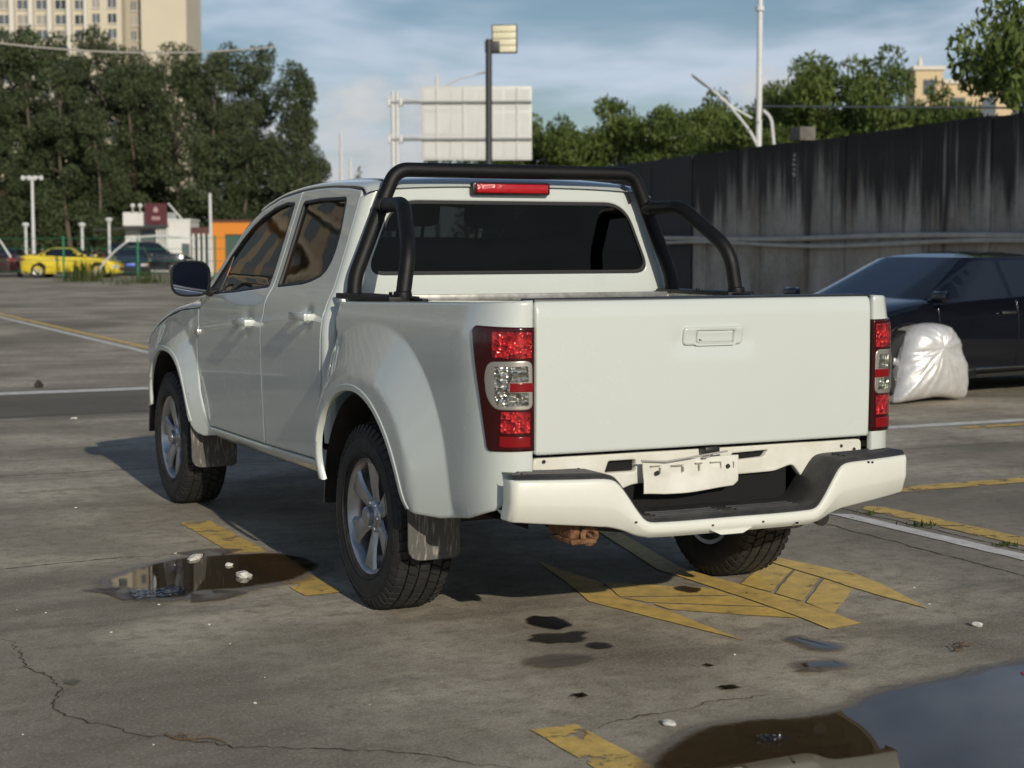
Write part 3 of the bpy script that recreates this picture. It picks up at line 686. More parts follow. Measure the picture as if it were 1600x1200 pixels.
# ---- load bed
bedtop = lambda u: 1.214+.0275*(u+.42)
UE = .80+UL
bo = [(-.42, 1.215)]+[(u, bedtop(u)) for u in lin(-.2, 1.15, 10)]+[(UE-.004, bedtop(UE)), (UE-.004, .62), (1.05, .535), (.90, .49), (.70, .462), ]+catmull([(.573, .463), (.51, .472), (.475, .505), (.436, .58), (.385, .652), (.325, .715), (.245, .778), (.15, .830), (.04, .862), (-.07, .868), (-.18, .852), (-.28, .815), (-.37, .758), (-.43, .690), (-.457, .620), (-.460, .54), (-.442, .462)], 4)+[ (-.478, .458), (-.495, .52), (-.505, .62), (-.495, .74), (-.47, .84), (-.44, .92), (-.41, 1.02), (-.395, 1.085), (-.415, 1.10)]
bs = panel('bed_side', bo, lambda u, z: bed_pt(u, z), PAINT, truck, step=.026, e=.006, th=.025, feat=offs([(-.40, 1.172), (1.18, 1.172)])+arcs(-.01, [.555, .585, .757, .766, .775, .784], -1))
LIPR = catmull([(.51, .472), (.475, .505), (.436, .58), (.385, .652), (.325, .715), (.245, .778), (.15, .830), (.04, .862), (-.07, .868), (-.18, .852), (-.28, .815), (-.37, .758), (-.43, .690), (-.457, .620)], 4)
def lip(P, c, k): return P+[(c[0]+(x-c[0])*k, c[1]+(z-c[1])*k) for x, z in P[::-1]]
panel('arch_lip', lip([(x, z+.001) for x, z in LIPR], (.0, .36), 1.055), bed_pt, PAINT, bs, off=.0035, th=.012, e=.0025, step=.03)
LIPF = catmull([(2.60, .505), (2.65, .60), (2.695, .68), (2.745, .747), (2.80, .795), (2.87, .830), (2.96, .852), (3.08, .860), (3.20, .852), (3.32, .815), (3.42, .748), (3.485, .67)], 4)
panel('arch_lip', lip(LIPF, (3.07, .36), 1.055), cabS, PAINT, fe, flip=-1, off=.0035, th=.012, e=.0025, step=.03)
rail = MB()
us = lin(-.42, UE-.004, 40)
def railS(u, k):
    p = Vector(bed_pt(u, bedtop(u)-.004)); c = Vector((-.62, min(-.0, p.y) if p.y > -.9 else -.95, p.z))
    q = Vector((-.70, p.y if p.y > -1.02 else -1.02, p.z+.004))
    return tuple(p.lerp(q, k)) if k > 0 else tuple(p)
rail.grid(railS, us, [0, .08, .5, 1]); rail.build('bed_rail_top', PAINT, bs, 180)
inn = MB(); inn.grid(lambda y, z: (-.70+.0, y, z), [-1.05, -.5, 0, .43], [.78, 1.0, 1.216]); inn.build('bed_inner_wall', PAINT, bs)
# rail protector of pressed steel on the far side shows grey
MB().box(-.73, -.715, -1.03, .40, 1.216, 1.232, .002).build('rail_strip', GALV, bs)
# tail light
tl0 = [(.952, 1.152), (.955, 1.163), (.968, 1.170), (UE-.003, 1.167), (UE-.003, .745), (1.045, .742), (1.034, .745), (1.026, .757), (1.00, .90), (.975, 1.03)]
tl = panel('tail_light', tl0, bed_pt, LRED, truck, off=.007, th=.022, e=.003, step=.02)
def lens(nm, P, m, off, r=.008, th=.006, holes=()):
    panel(nm, round_poly(P, r), bed_pt, m, tl, holes, off=off, th=th, e=.0015, step=.016)
lens('upper_red_lens', [(1.052, 1.153), (1.184, 1.151), (1.185, 1.062), (1.056, 1.062)], LREDB, .009)
lens('lamp_frame', [(1.040, 1.050), (1.186, 1.055), (1.188, .886), (1.064, .886), (1.030, .93), (1.022, 1.0)], LFRM, .0095, .025)
lens('clear_lens', [(1.064, 1.034), (1.172, 1.036), (1.174, .982), (1.113, .981), (1.113, .947), (1.174, .946), (1.174, .901), (1.078, .900), (1.068, .92)], LCLR, .0125, .006)
lens('red_bar', [(1.116, .979), (1.188, .979), (1.188, .948), (1.116, .948)], LRFL, .0125, .003)
lens('lower_red_lens', [(1.086, .880), (1.180, .880), (1.180, .806), (1.084, .806)], LREDB, .009)
lens('reflex_panel', [(1.081, .796), (1.180, .795), (1.180, .758), (1.078, .758)], LRFL, .009, .003)
# bed front wall, floor
fw = MB(); fw.box(-.70, .70, .405, .425, .78, 1.212); fw.box(-.86, .86, .385, .445, 1.208, 1.224, .004)
fwo = fw.build('bed_front_wall', PAINT, truck)
MB().box(-.705, .705, .375, .40, 1.206, 1.236, .003).build('wall_strip', GALV, fwo)
fl = MB(); fl.box(-.70, .70, -1.05, .41, .755, .78)
for i in range(15): fl.box(-.66+i*.088, -.62+i*.088, -1.03, .39, .781, .789)
fl.build('bed_floor', PAINT, truck)
# ---- tailgate
def gateS(x, z):
    y = YR+.004-.010*(1-(x/.75)**2)*1.0-.004*math.sin((z-.72)/.54*PI)
    y += .014*sm(1.215, 1.262, z)**2
    q = max(abs(x-.0)-.135, 0)**2+max(abs(z-1.115)-.022, 0)**2
    y += .010*math.exp(-q/.0006)*sm(1.155, 1.12, z)*.8
    return (x, y, z)
gt = panel('tailgate', round_poly([(-.703, .727), (.703, .727), (.703, 1.257), (-.703, 1.257)], .012), gateS, PAINT, truck, step=.03, e=.005, th=.05)
MB().box(-.695, .695, -1.085, -1.06, .73, 1.25, .004).build('tailgate_inner', PAINT, gt)
MB().box(-.70, .70, -1.095, -.985, 1.243, 1.2615, .004).build('tailgate_cap', BLACKP, gt)
hz = 1.122
hn = panel('tailgate_handle', round_poly([(-.125, hz-.032), (.125, hz-.032), (.125, hz+.034), (-.125, hz+.034)], .018), gateS, PAINT, gt, off=.011, th=.016, e=.004, step=.03, holes=[round_poly([(-.070, hz-.026), (.086, hz-.026), (.086, hz+.022), (-.070, hz+.022)], .004)])
panel('handle_flap', round_poly([(-.0675, hz-.0235), (.0835, hz-.0235), (.0835, hz+.0195), (-.0675, hz+.0195)], .003), gateS, PAINT, gt, off=.010, th=.014, e=.003, step=.03)
# ---- rear valance under the tailgate and the bent plate carrier
vo = [(-.695, .712), (.695, .712), (.695, .56), (.44, .56), (.38, .635), (.30, .612), (-.30, .60), (-.42, .56), (-.695, .56)]
def valS(x, z): return (x, -1.078+.012*math.sin(x*9)*.3+.006*noise.noise(Vector((x*5, z*9, 3.1))), z)
va = panel('rear_valance', round_poly(vo, .02), valS, VALPAINT, truck, step=.03, e=.003, th=.03,
      holes=[round_poly([(-.415, .645), (-.29, .645), (-.29, .688), (-.40, .688)], .008), round_poly([(.115, .662), (.255, .668), (.275, .692), (.115, .688)], .008)])
for x, z in ((-.655, .700), (.60, .690), (.66, .675), (-.52, .665)):
    MB().lathe([(0, -1.0805), (.0065, -1.0805), (.007, -1.079)], 12, 'y', (x, 0, z)).build('bolt_hole', DARK, va)
MB().box(-.69, .69, -1.05, -1.04, .50, .725).build('valance_gap_shade', mat('gap_shade_black', (.003, .003, .003), .9), truck)  # near-black sheet standing in for the shade in the gap behind the valance
def plateS(x, z):
    y = -1.125+.010*noise.noise(Vector((x*7, z*10, .3)))+.004*sm(.62, .57, z)*math.sin(x*23)-.012*sm(.66, .57, z)
    y -= .004*((math.sin(x*55) > .3) * sm(.632, .638, z)*sm(.668, .662, z))
    return (x, y, z+.010*x+.004*math.sin(x*14))
pl = panel('plate_carrier', [(-.29, .572), (-.20, .568), (-.05, .572), (.085, .574), (.105, .59), (.110, .684), (-.10, .690), (-.288, .686), (-.285, .62)], plateS, VALPAINT, truck, step=.014, e=.002, th=.004)
for x, z in ((-.235, .645), (.06, .650)):
    MB().lathe([(0, -1.1372), (.008, -1.1372), (.009, -1.135)], 12, 'y', (x, 0, z+.01*x)).build('bolt_hole', DARK, pl)
for k_, (x, z, w_, h_) in enumerate(((-.24, .668, .04, .003), (-.222, .650, .003, .036), (-.15, .665, .05, .003), (-.127, .650, .003, .03), (-.06, .668, .03, .003), (-.06, .652, .003, .034), (.01, .668, .045, .003), (.03, .655, .003, .03), (.085, .655, .003, .036))):
    MB().box(x-w_/2, x+w_/2, -1.1365, -1.122, z-h_*.3, z+h_*.3).build('pressed_crease', mat('painted_crease_shade', (.40, .39, .33), .8) if k_ == 0 else bpy.data.materials['painted_crease_shade'], pl)  # thin grey strips: the shade of the embossed creases, put in as colour
wr = MB(); wr.tube([(-.30, -1.135, .69), (-.2, -1.14, .682), (-.1, -1.145, .693), (-.02, -1.14, .70), (.06, -1.13, .705)], .0035, 6); wr.tube([(-.02, -1.14, .70), (-.03, -1.15, .692), (-.05, -1.14, .688)], .0035, 6)
wr.build('loose_wire', mat('grey_wire', (.35, .34, .31), .5), pl)
MB().box(-.03, .03, -1.128, -1.085, .700, .722, .004).build('plate_lamp', BLACKP, va)
# ---- rear bumper
BT = [(0, .494), (.30, .494), (.355, .502), (.39, .540), (.43, .597), (.465, .640), (.50, .653), (.60, .656), (.875, .660)]
BL = [(0, .437), (.33, .438), (.38, .446), (.44, .470), (.50, .484), (.70, .503), (.80, .512), (.875, .524)]
def yb(x): return -1.288+.115*(abs(x)/.88)**2.6
def bumper(x, k):
    a = abs(x); zt, zl = interp(BT, a), interp(BL, a); y = yb(x)
    mid = zl+(zt-zl)*.42
    prof = [(y+.12, zl+.03), (y+.055, zl+.006), (y+.030, zl), (y+.022, zl+.006), (y+.004, mid-.006), (y, mid+.004), (y, zt-.016), (y+.003, zt-.007), (y+.010, zt-.002), (y+.03, zt-.002)]
    return (x,)+prof[k]
def ends(x): return math.copysign(.875, x)
xs = lin(-.795, .795, 109)
bu = MB(); bu.grid(lambda x, k: bumper(x, k), xs, list(range(10)))
for s in (-1, 1):      # rounded ends turned forward
    def endS(t, k, s=s):
        p = bumper(s*.795, k); th = t*PI/2; y0 = p[1]
        return (s*(.795+.034*math.sin(th)*(1 if k > 2 else .75)), y0+.034*(1-math.cos(th))+max(0, t-1)*.09, p[2])
    def endG(t, k, s=s):
        if t <= 1: return endS(t, k)
        p = endS(1, k); return (p[0], min(p[1]+(t-1)*.08, -1.09), p[2])
    ts = [0, .2, .4, .6, .8, 1, 1.6]
    bu.grid(lambda t, k: endG(t, k), ts if s > 0 else ts[::-1], list(range(10)))
bo_ = bu.build('rear_bumper', CREAM, truck, 50)
nk = MB(); nk.prism([(-.085, .452), (-.045, .434), (.045, .434), (.085, .452)], lambda a, b: (a-.02, yb(a)-.001, b), (0, .02, 0)); nk.build('bumper_nib', CREAM, bo_)
def pad(x, k):
    a = abs(x); zt = interp(BT, a)
    d = .012+.262*k if a < .36 else .012+(.262-.045*sm(.36, .5, a))*k
    y = min(yb(x)+d, -1.0)
    ribs = 0
    return (x, y, zt+.014*sm(0, .05, k)+.0)
pdm = MB(); pdm.grid(lambda x, k: pad(x, k), lin(-.815, .815, 113), [0, .03, .07, .3, .6, .9, 1.0])
pdm.grid(lambda x, k: (x, yb(x)+.012, interp(BT, abs(x))-.010+k*.010), lin(-.815, .815, 113), [0, 1])
pdo = pdm.build('step_pad', PADP, bo_, 50)
rb = MB()
def rib(x0, x1, d, w=.012):
    def f(x, k):
        z = interp(BT, abs(x))+.014; y = yb(x)+d
        return [(x, y, z-.002), (x, y+.002, z+.0045), (x, y+w-.002, z+.0045), (x, y+w, z-.002)][k]
    rb.grid(f, lin(x0, x1, 12), [0, 1, 2, 3])
for d in (.05, .085, .12):
    for a, b in ((-.30, -.03), (.03, .30), (-.775, -.52), (.52, .775)):
        rb = MB(); rib(a, b, d); rb.build('pad_rib', PADP, pdo)
for x, z in ((-.10, .47), (-.40, .50), (.11, .468), (.26, .452), (.60, .648), (.62, .646)):
    MB().box(x-.004, x+.005, yb(x)-.0015, yb(x)+.004, z-.004, z+.003).build('paint_chip', BLACKP, bo_)
MB().box(-.05, .05, yb(.59)+.05-.004, yb(.59)+.15, 0, .006, .002).build('pad_cap', PADP, pdo).location = (.60, 0, interp(BT, .6)+.004)
for s in (-.57, .57): MB().box(s-.03, s+.03, -1.18, -.9, .52, .60).build('bumper_bracket', DARK, bo_)
MB().box(-.56, .56, -1.02, -.96, .50, .56).build('bumper_beam', DARK, bo_)
# ---- roll bar
rbar = MB(); hy = .462
h = [(-.778, hy-.005, 1.235), (-.770, hy, 1.315), (-.628, hy+.012, 1.655), (-.578, hy+.012, 1.766), (.578, hy+.012, 1.766), (.628, hy+.012, 1.655), (.770, hy, 1.315), (.778, hy-.005, 1.235)]
rbar.tube(fillet(h, [0, .08, .02, .13, .13, .02, .08, 0], 9), .0315, 20)
rbo = rbar.build('roll_bar', POWDER, truck, 60)
leg = fillet([(-.645, hy, 1.612), (-.66, .19, 1.615), (-.745, -.075, 1.425), (-.775, -.082, 1.235)], [0, .06, .085, 0], 9)
lg = MB().tube(leg, .0305, 18).build('rear_leg', POWDER, rbo, 60)
mirror(lg)
col = MB(); col.tube([(-.648, hy+.004, 1.612), (-.650, .405, 1.613)], .034, 18); c0 = col.build('collar', POWDER, rbo, 40); mirror(c0)
mp_ = MB(); mp_.box(-.845, -.715, -.115, .50, bedtop(0)-.002, bedtop(0)+.020, .004); mp_.box(-.76, -.735, -.25, -.10, bedtop(.1)+.0, bedtop(.1)+.012, .003)
mpf = MB(); mpf.lathe([(.036, 1.236), (.038, 1.243), (.036, 1.262), (.030, 1.266)], 18, 'z', (-.775, -.082, 0)); mb_ = MB().tube([(-.73, .16, 1.24), (-.73, .16, 1.256)], .008, 8)
m0 = mp_.build('mounting_plate', POWDER, rbo); mirror(m0); m1 = mpf.build('foot_flange', POWDER, rbo); mirror(m1); m2 = mb_.build('plate_bolt', POWDER, rbo); mirror(m2)
# ---- mirror everything on the left over to the right
for o in (fd, rd, fe, si, bs, tl): mirror(o)
# ---- hood, grille, front bumper, headlights
def hoodS(f, y):
    zr = interp([(2.55, 1.118), (2.90, 1.093), (3.20, 1.048), (3.50, .978), (3.70, .908), (3.82, .83)], y); w = cab_hw(y, zr)-.002; n = 2.4; c, s = math.cos(f), math.sin(f)
    return (w*math.copysign(abs(c)**(2/n), c), y+.10*abs(s)*sm(2.6, 3.8, y), zr+.095*abs(s)**(2/n)*(1-.35*sm(3.4, 3.82, y)))
MB().grid(hoodS, [PI-PI*i/40 for i in range(41)], lin(2.56, 3.80, 30)).build('hood', PAINT, truck, 180)
fb = MB(); fb.grid(lambda s, z: (s*(.90-.02*(z-.6)**2), 3.98-.42*abs(s)**5+(-.06 if z < .5 else 0), z), lin(-1, 1, 31), [.40, .46, .52, .60, .70, .78]); fb.build('front_bumper', PAINT, truck, 60)
gr = MB(); gr.box(-.50, .50, 3.86, 3.90, .76, .92, .01); gro = gr.build('grille', BLACKP, truck)
for z in (.79, .84, .89): MB().box(-.48, .48, 3.895, 3.915, z-.01, z+.01, .004).build('grille_bar', CHROME, gro)
hl = MB(); hl.grid(lambda a, z: (-.52-.33*a, 3.91-.18*a*a-.05*(z-.78), z), lin(0, 1, 8), lin(.76, .93, 5)); hlo = hl.build('headlight', LCLR, truck, 180); mirror(hlo)
# ---- wheels
def make_wheel(parent):
    w = empty('wheel'); w.parent = parent
    half = [(.226, .112), (.236, .127), (.262, .136), (.300, .1375), (.330, .134), (.348, .126), (.357, .115), (.3605, .095), (.361, .05)]
    ty = MB().lathe([(r, -x) for r, x in half]+[(.361, 0)]+[(r, x) for r, x in half[::-1]], 96).build('tyre', RUBBER, w, 50)
    tr = MB(); N = 54
    rows = [(-.121, -.080, -.30, .0), (-.075, -.029, .34, .5), (-.024, .024, -.30, .15), (.029, .075, .34, .65), (.080, .121, -.30, .35)]
    for x0, x1, sh, ph in rows:
        edge = x0 < -.1 or x1 > .1
        for i in range(N):
            a0 = 2*PI*(i+ph)/N; da = 2*PI/N*(.84 if not edge else .78)
            V = []
            for r, k in ((.355, 0), (.3715, .0022)):
                for x in (x0+k, x1-k):
                    rr = r-(.010 if (abs(x) > .11 and k) else 0)
                    for t in (0, .5, 1):
                        a = a0+da*(t*(1-k*12)+k*6)+sh*(x-(x0+x1)/2)/.05*.08+(.022 if (x > (x0+x1)/2 and not edge) else 0)
                        V.append((x, rr*math.cos(a), rr*math.sin(a)))
            tr.add(V, [(6, 7, 10, 9), (7, 8, 11, 10), (0, 3, 9, 6)[::-1] if False else (0, 6, 9, 3), (2, 5, 11, 8), (0, 1, 7, 6), (1, 2, 8, 7), (3, 9, 10, 4), (4, 10, 11, 5)])
    # shoulder lugs on the sidewall
    for s in (-1, 1):
        for i in range(N):
            a0 = 2*PI*(i+.2)/N; da = 2*PI/N*.55; V = []
            for r, x in ((.366, .118), (.345, .1305), (.330, .1365)):
                for a in (a0, a0+da): V.append((s*x, r*math.cos(a), r*math.sin(a)))
            for r, x in ((.362, .110), (.343, .122), (.328, .130)):
                for a in (a0, a0+da): V.append((s*x, r*math.cos(a), r*math.sin(a)))
            tr.add(V, [(0, 1, 3, 2), (2, 3, 5, 4), (0, 2, 8, 6), (2, 4, 10, 8), (1, 7, 9, 3), (3, 9, 11, 5), (4, 5, 11, 10)])
    tro = tr.build('tread_blocks', RUBBER, ty, 30); tro['kind'] = 'stuff'
    for rr in (.247, .318):
        MB().lathe([(rr-.003, -.1345), (rr, -.1385), (rr+.003, -.136)], 72).build('sidewall_ring', RUBBER, ty, 60)
    rm = MB().lathe([(.205, .10), (.214, .118), (.232, .120), (.232, .112), (.212, .095), (.198, .02), (.200, -.06), (.212, -.098), (.218, -.108), (.224, -.116), (.230, -.121), (.234, -.119), (.233, -.112)], 72).build('rim', ALLOY, w, 45)
    sp = MB()
    for i in range(6):
        a = 2*PI*i/6+.26; ca, sa = math.cos(a), math.sin(a); V = []
        st = [(.040, .034, -.082, .008), (.075, .031, -.088, .010), (.12, .036, -.097, .011), (.17, .047, -.103, .009), (.213, .064, -.106, .004)]
        for r, hw, x, rd_ in st:
            for t, d in ((-1, -.0), (-.72, .010), (0, rd_+.004), (.72, .010), (1, .0)):
                tt = t*hw; V.append((x-d+.010, r*ca-tt*sa, r*sa+tt*ca))
            for t in (1, -1):
                tt = t*hw*.8; V.append((x+.045, r*ca-tt*sa, r*sa+tt*ca))
        n = 7
        sp.add(V, [(j*n+k, j*n+(k+1) % n, (j+1)*n+(k+1) % n, (j+1)*n+k) for j in range(4) for k in range(n)])
    spo = sp.build('spokes', ALLOY, rm, 28)
    hu = MB().lathe([(.068, -.03), (.068, -.085), (.060, -.094), (.046, -.098), (.040, -.104), (.038, -.126), (.030, -.134), (0, -.135)], 40).build('hub_cap', ALLOY, rm, 30)
    for i in range(6):
        a = 2*PI*(i+.5)/6+.26; MB().lathe([(.0, -.102), (.008, -.102), (.010, -.098), (.010, -.078)], 6, 'x', (0, .054*math.cos(a), .054*math.sin(a))).build('wheel_nut', CHROME, rm, 30)
    MB().lathe([(.0, -.02), (.165, -.02), (.165, .004), (0, .004)], 40).build('brake_disc', DARK, w)
    return w
w0 = make_wheel(truck); w0.location = (-.790, 0, .371); w0.rotation_euler = (.35, 0, 0); w0.scale.x = .9
for i, (x, y, a) in enumerate(((-.790, 3.095, 1.02), (.790, 0, .6), (.790, 3.095, .1))):
    w = copy_tree(w0, truck); w.location = (x, y, .371); w.rotation_euler = (a, 0, 0)
    w.scale.x = -.9 if x > 0 else .9
# ---- wheel houses, mud flaps, underbody
def liner(yc, f0):
    mb = MB()
    def f(t, x):
        a = -.02+t*(PI-.20); rr = .505
        return (x, yc+rr*math.cos(a)*1.0, .365+rr*math.sin(a))
    mb.grid(f, lin(0, 1, 26), [-.905, -.80, -.60, -.42])
    o = mb.build('wheel_liner', DARK, truck, 60); mirror(o)
liner(0.0, 0); liner(3.095, 0)
for yc in (0, 3.095):
    o = MB(); o.grid(lambda t, s: (-.43, yc+.5*math.cos(t*PI)*s, .36+.5*math.sin(t*PI)*s), lin(0, 1, 20), [0, 1]); q = o.build('inner_wing', DARK, truck); mirror(q)
def mflap(yt, zt, yb_, zb, x0, x1):
    mb = MB()
    P = round_poly([(x0, zt), (x1, zt), (x1+.01, zb+.0), (x0+.02, zb)], [0, 0, .03, .06])
    def f(x, z):
        t = (zt-z)/(zt-zb); return (x, yt+(yb_-yt)*t-.02*math.sin(t*PI)*.6+.008*((x-x0)/(x1-x0))**2, z)
    o = panel('mud_flap', P, f, FLAP, truck, step=.04, e=.002, th=.006); mirror(o)
mflap(-.47, .66, -.445, .262, -.925, -.700)
mflap(2.61, .66, 2.635, .250, -.925, -.665)
ch = MB()
for s in (-1, 1): ch.box(s*.42-.05, s*.42+.05, -1.05, 3.6, .46, .62)
ch.box(-.45, .45, .2, 2.6, .42, .60); ch.box(-.62, .62, .45, 2.7, .50, .56); ch.box(-.75, .75, -1.04, .45, .70, .75); ch.box(-.8, .8, .45, 3.7, .56, .70)
ch.build('chassis_frame', DARK, truck)
ax = MB(); ax.tube([(-.7, 0, .37), (-.2, 0, .37), (.2, 0, .37), (.7, 0, .37)], .05, 12); ax.lathe([(0, -.16), (.10, -.10), (.15, 0), (.10, .10), (0, .16)], 16, 'x', (0, 0, .37))
ax.build('axle', DARK, truck); MB().tube([(-.7, 3.095, .37), (.7, 3.095, .37)], .045, 12).build('axle', DARK, truck)
sp = MB().lathe([(.20, -.10), (.34, -.11), (.37, -.06), (.37, .06), (.34, .11), (.20, .10)], 40, 'z', (0, -.62, .50), True); sp.build('spare_wheel', RUBBER, truck)
ex = MB(); ex.tube(fillet([(.42, 1.2, .40), (.45, .4, .55), (.50, -.6, .48), (.52, -1.08, .42)], .15), .03, 12); ex.build('exhaust_pipe', DARK, truck)
th = MB(); th.tube([(-.52, -1.13, .455)]+[(-.52+.026*math.cos(a), -1.16, .445+.026*math.sin(a)) for a in lin(-.6, 5.2, 14)], .011, 8); th.box(-.60, -.50, -1.18, -1.02, .420, .436, .004); th.box(-.59, -.55, -1.15, -.98, .436, .50, .006)
th.build('tow_hook', RUST, truck)
# ---- seats, dashboard, steering wheel, inside mirror
def seat(x, y, w):
    s = MB(); s.box(x-w/2, x+w/2, y-.05, y+.50, .85, 1.0, .05)
    Mx = Matrix.Translation((x, y, 1.0)) @ Matrix.Rotation(R(16), 4, 'X')
    s.box(-w/2, w/2, -.09, .05, -.05, .50, .045, Mx); s.box(-.13, .13, -.07, .04, .56, .74, .04, Mx)
    s.tube([Mx @ Vector((-.06, -.02, .48)), Mx @ Vector((-.06, -.02, .60))], .008, 6); s.tube([Mx @ Vector((.06, -.02, .48)), Mx @ Vector((.06, -.02, .60))], .008, 6)
    s.build('seat', INTER, truck)
seat(-.36, 1.75, .50); seat(.36, 1.75, .50); seat(-.36, 1.02, .60); seat(.36, 1.02, .60)
da = MB(); da.box(-.70, .70, 2.15, 2.70, .85, 1.14, .06); da.build('dashboard', INTER, truck)
st = MB(); Mx = Matrix.Translation((-.36, 2.02, 1.12)) @ Matrix.Rotation(R(62), 4, 'X')
st.tube([Mx @ Vector((.18*math.cos(a), .18*math.sin(a), 0)) for a in lin(0, 2*PI, 30)], .014, 8); st.tube([Mx @ Vector((-.17, 0, 0)), Mx @ Vector((.17, 0, 0))], .018, 8); st.build('steering_wheel', INTER, truck)
MB().box(-.12, .12, 2.02, 2.05, 1.52, 1.59, .015).build('inside_mirror', INTER, truck)
hd = MB().grid(lambda x, y: (x, y, roofS(PI/2, y)[2]-.03-.05*(x/.62)**2), lin(-.62, .62, 9), lin(.6, 1.98, 8)); hd.build('headliner', INTER, truck)
MB().box(-.80, .80, .56, 2.7, .70, .74).build('cab_floor', INTER, truck)

# ------------------------------------------------------------------ concrete wall, hoarding, pipes
def wall_mat():
    m = bpy.data.materials.new('stained_concrete_wall'); nt, b, N, L = nodes(m)
    tc = N('ShaderNodeTexCoord'); P = tc.outputs['Object']; sep = N('ShaderNodeSeparateXYZ'); L(P, sep.inputs[0])
    def noi(sc, det, ro, mp):
        mm = N('ShaderNodeMapping'); mm.inputs['Scale'].default_value = mp; L(P, mm.inputs[0])
        n = N('ShaderNodeTexNoise'); n.inputs['Scale'].default_value = sc; n.inputs['Detail'].default_value = det; n.inputs['Roughness'].default_value = ro; L(mm.outputs[0], n.inputs['Vector']); return n.outputs['Fac']
    def rng(v, a, b_, c=0., d=1.):
        r = N('ShaderNodeMapRange'); r.interpolation_type = 'SMOOTHSTEP'
        for k, x in (('From Min', a), ('From Max', b_), ('To Min', c), ('To Max', d)): r.inputs[k].default_value = x
        L(v, r.inputs[0]); return r.outputs[0]
    def mix(f, a, c):
        x = N('ShaderNodeMix'); x.data_type = 'RGBA'
        for i, v in ((0, f), (6, a), (7, c)):
            if isinstance(v, (float, int)): x.inputs[i].default_value = v
            elif isinstance(v, tuple): x.inputs[i].default_value = (*v, 1)
            else: L(v, x.inputs[i])
        return x.outputs[2]
    def M(op, a, c):
        n = N('ShaderNodeMath'); n.operation = op
        for i, v in enumerate((a, c)):
            if isinstance(v, (float, int)): n.inputs[i].default_value = v
            else: L(v, n.inputs[i])
        return n.outputs[0]
    c = mix(rng(noi(1, 7, .6, (1, 1, 1)), .35, .7), (.33, .30, .26), (.46, .43, .375))
    hgt = rng(sep.outputs['Z'], 1.2, 3.25, .03, .34)
    run = M('ADD', noi(1, 6, .68, (.9, 2.3, .16)), hgt)               # black mould running down from the coping
    run = M('ADD', run, M('MULTIPLY', M('SUBTRACT', noi(1, 3, .5, (.5, .42, .12)), .5), .55))
    c = mix(rng(noi(1, 4, .6, (.6, .7, .5)), .48, .68, 0, .6), c, (.20, .155, .105))
    c = mix(rng(run, .57, .80, 0, .95), c, (.022, .020, .018))
    c = mix(rng(noi(1, 4, .6, (1, 5.5, .16)), .58, .70, 0, .5), c, (.46, .45, .42))   # pale lime runs
    c = mix(rng(sep.outputs['Z'], 2.9, 3.35, 0, .85), c, (.020, .018, .016))
    c = mix(rng(noi(9, 6, .7, (1, 1, 1)), .5, .75, 0, .5), c, (.06, .056, .05))
    L(c, b.inputs['Base Color']); b.inputs['Roughness'].default_value = .9
    bp = N('ShaderNodeBump'); bp.inputs['Strength'].default_value = .6; bp.inputs['Distance'].default_value = .02; L(noi(14, 7, .7, (1, 1, 1)), bp.inputs['Height']); L(bp.outputs[0], b.inputs['Normal'])
    return m
WALLM = wall_mat()
WD = Vector((.160, .987, 0)).normalized(); WA = math.atan2(-WD.x, WD.y)
wall = empty('concrete_wall', (13.98, 12.69, 0), WA, 'tall concrete wall streaked with black mould behind the dark sedan', 'wall')
s0, s1, n = -13.0, 12.32, 11
for i in range(n):
    a = s0+(s1-s0)*i/n; b = s0+(s1-s0)*(i+1)/n
    w_ = MB(); w_.box(.01*(i % 2), .30, a+.012, b-.012, 0, 3.36-.012*((i*7) % 3)); w_.build('wall_slab', WALLM, wall)
MB().box(.02, .29, s0, s1, 0, 3.33).build('wall_core', WALLM, wall)
for s in (-.3, 7.4): MB().box(-.02, .30, s-.22, s+.22, 3.37, 3.62, .01).build('capping_block', mat('weathered_block', (.16, .15, .13), .9, var=(6, .8, (.07, .065, .06))), wall)
PIPE = mat('grey_pipe', (.50, .48, .43), .55, var=(3, .6, (.30, .28, .25)))
for k, (z, ph) in enumerate(((1.60, 0.), (1.49, 1.3))):
    MB().tube([(-.09-.02*k, s, z+.045*math.sin(s*.55+ph)*(1 if k else .5)-.02) for s in lin(s0, s1+6, 60)], .045-.008*k, 10).build('wall_pipe', PIPE, wall)
CHARM = mat('white_stencil_paint', (.62, .60, .55), .8)
rn = random.Random(4)
for k in range(5):       # a column of painted characters
    z = 3.10-.088*k
    ch_ = MB()
    for q in range(4):
        a = 7.42+rn.uniform(-.035, .03); ch_.box(-.012, -.004, a, a+rn.uniform(.02, .06), z+rn.uniform(-.03, .02), z+rn.uniform(.025, .04))
    ch_.box(-.012, -.004, 7.39, 7.47, z-.005, z+.012)
    ch_.build('painted_character', CHARM, wall)
HOARD = mat('dark_sheet_hoarding', (.020, .024, .027), .7, var=(1.2, .5, (.034, .038, .040)), bump=(3, .1))
ho = empty('sheet_hoarding', (13.98+WD.x*12.35, 12.69+WD.y*12.35, 0), WA, 'dark grey sheet-metal hoarding joining the end of the concrete wall', 'hoarding')
for i in range(13):
    MB().box(-.02+.006*(i % 2), .02, i*1.2+.01, i*1.2+1.19, .05, 3.36).build('hoarding_sheet', HOARD, ho)
for i in range(14): MB().box(.02, .10, i*1.2-.04, i*1.2+.04, 0, 3.3).build('hoarding_post', HOARD, ho)

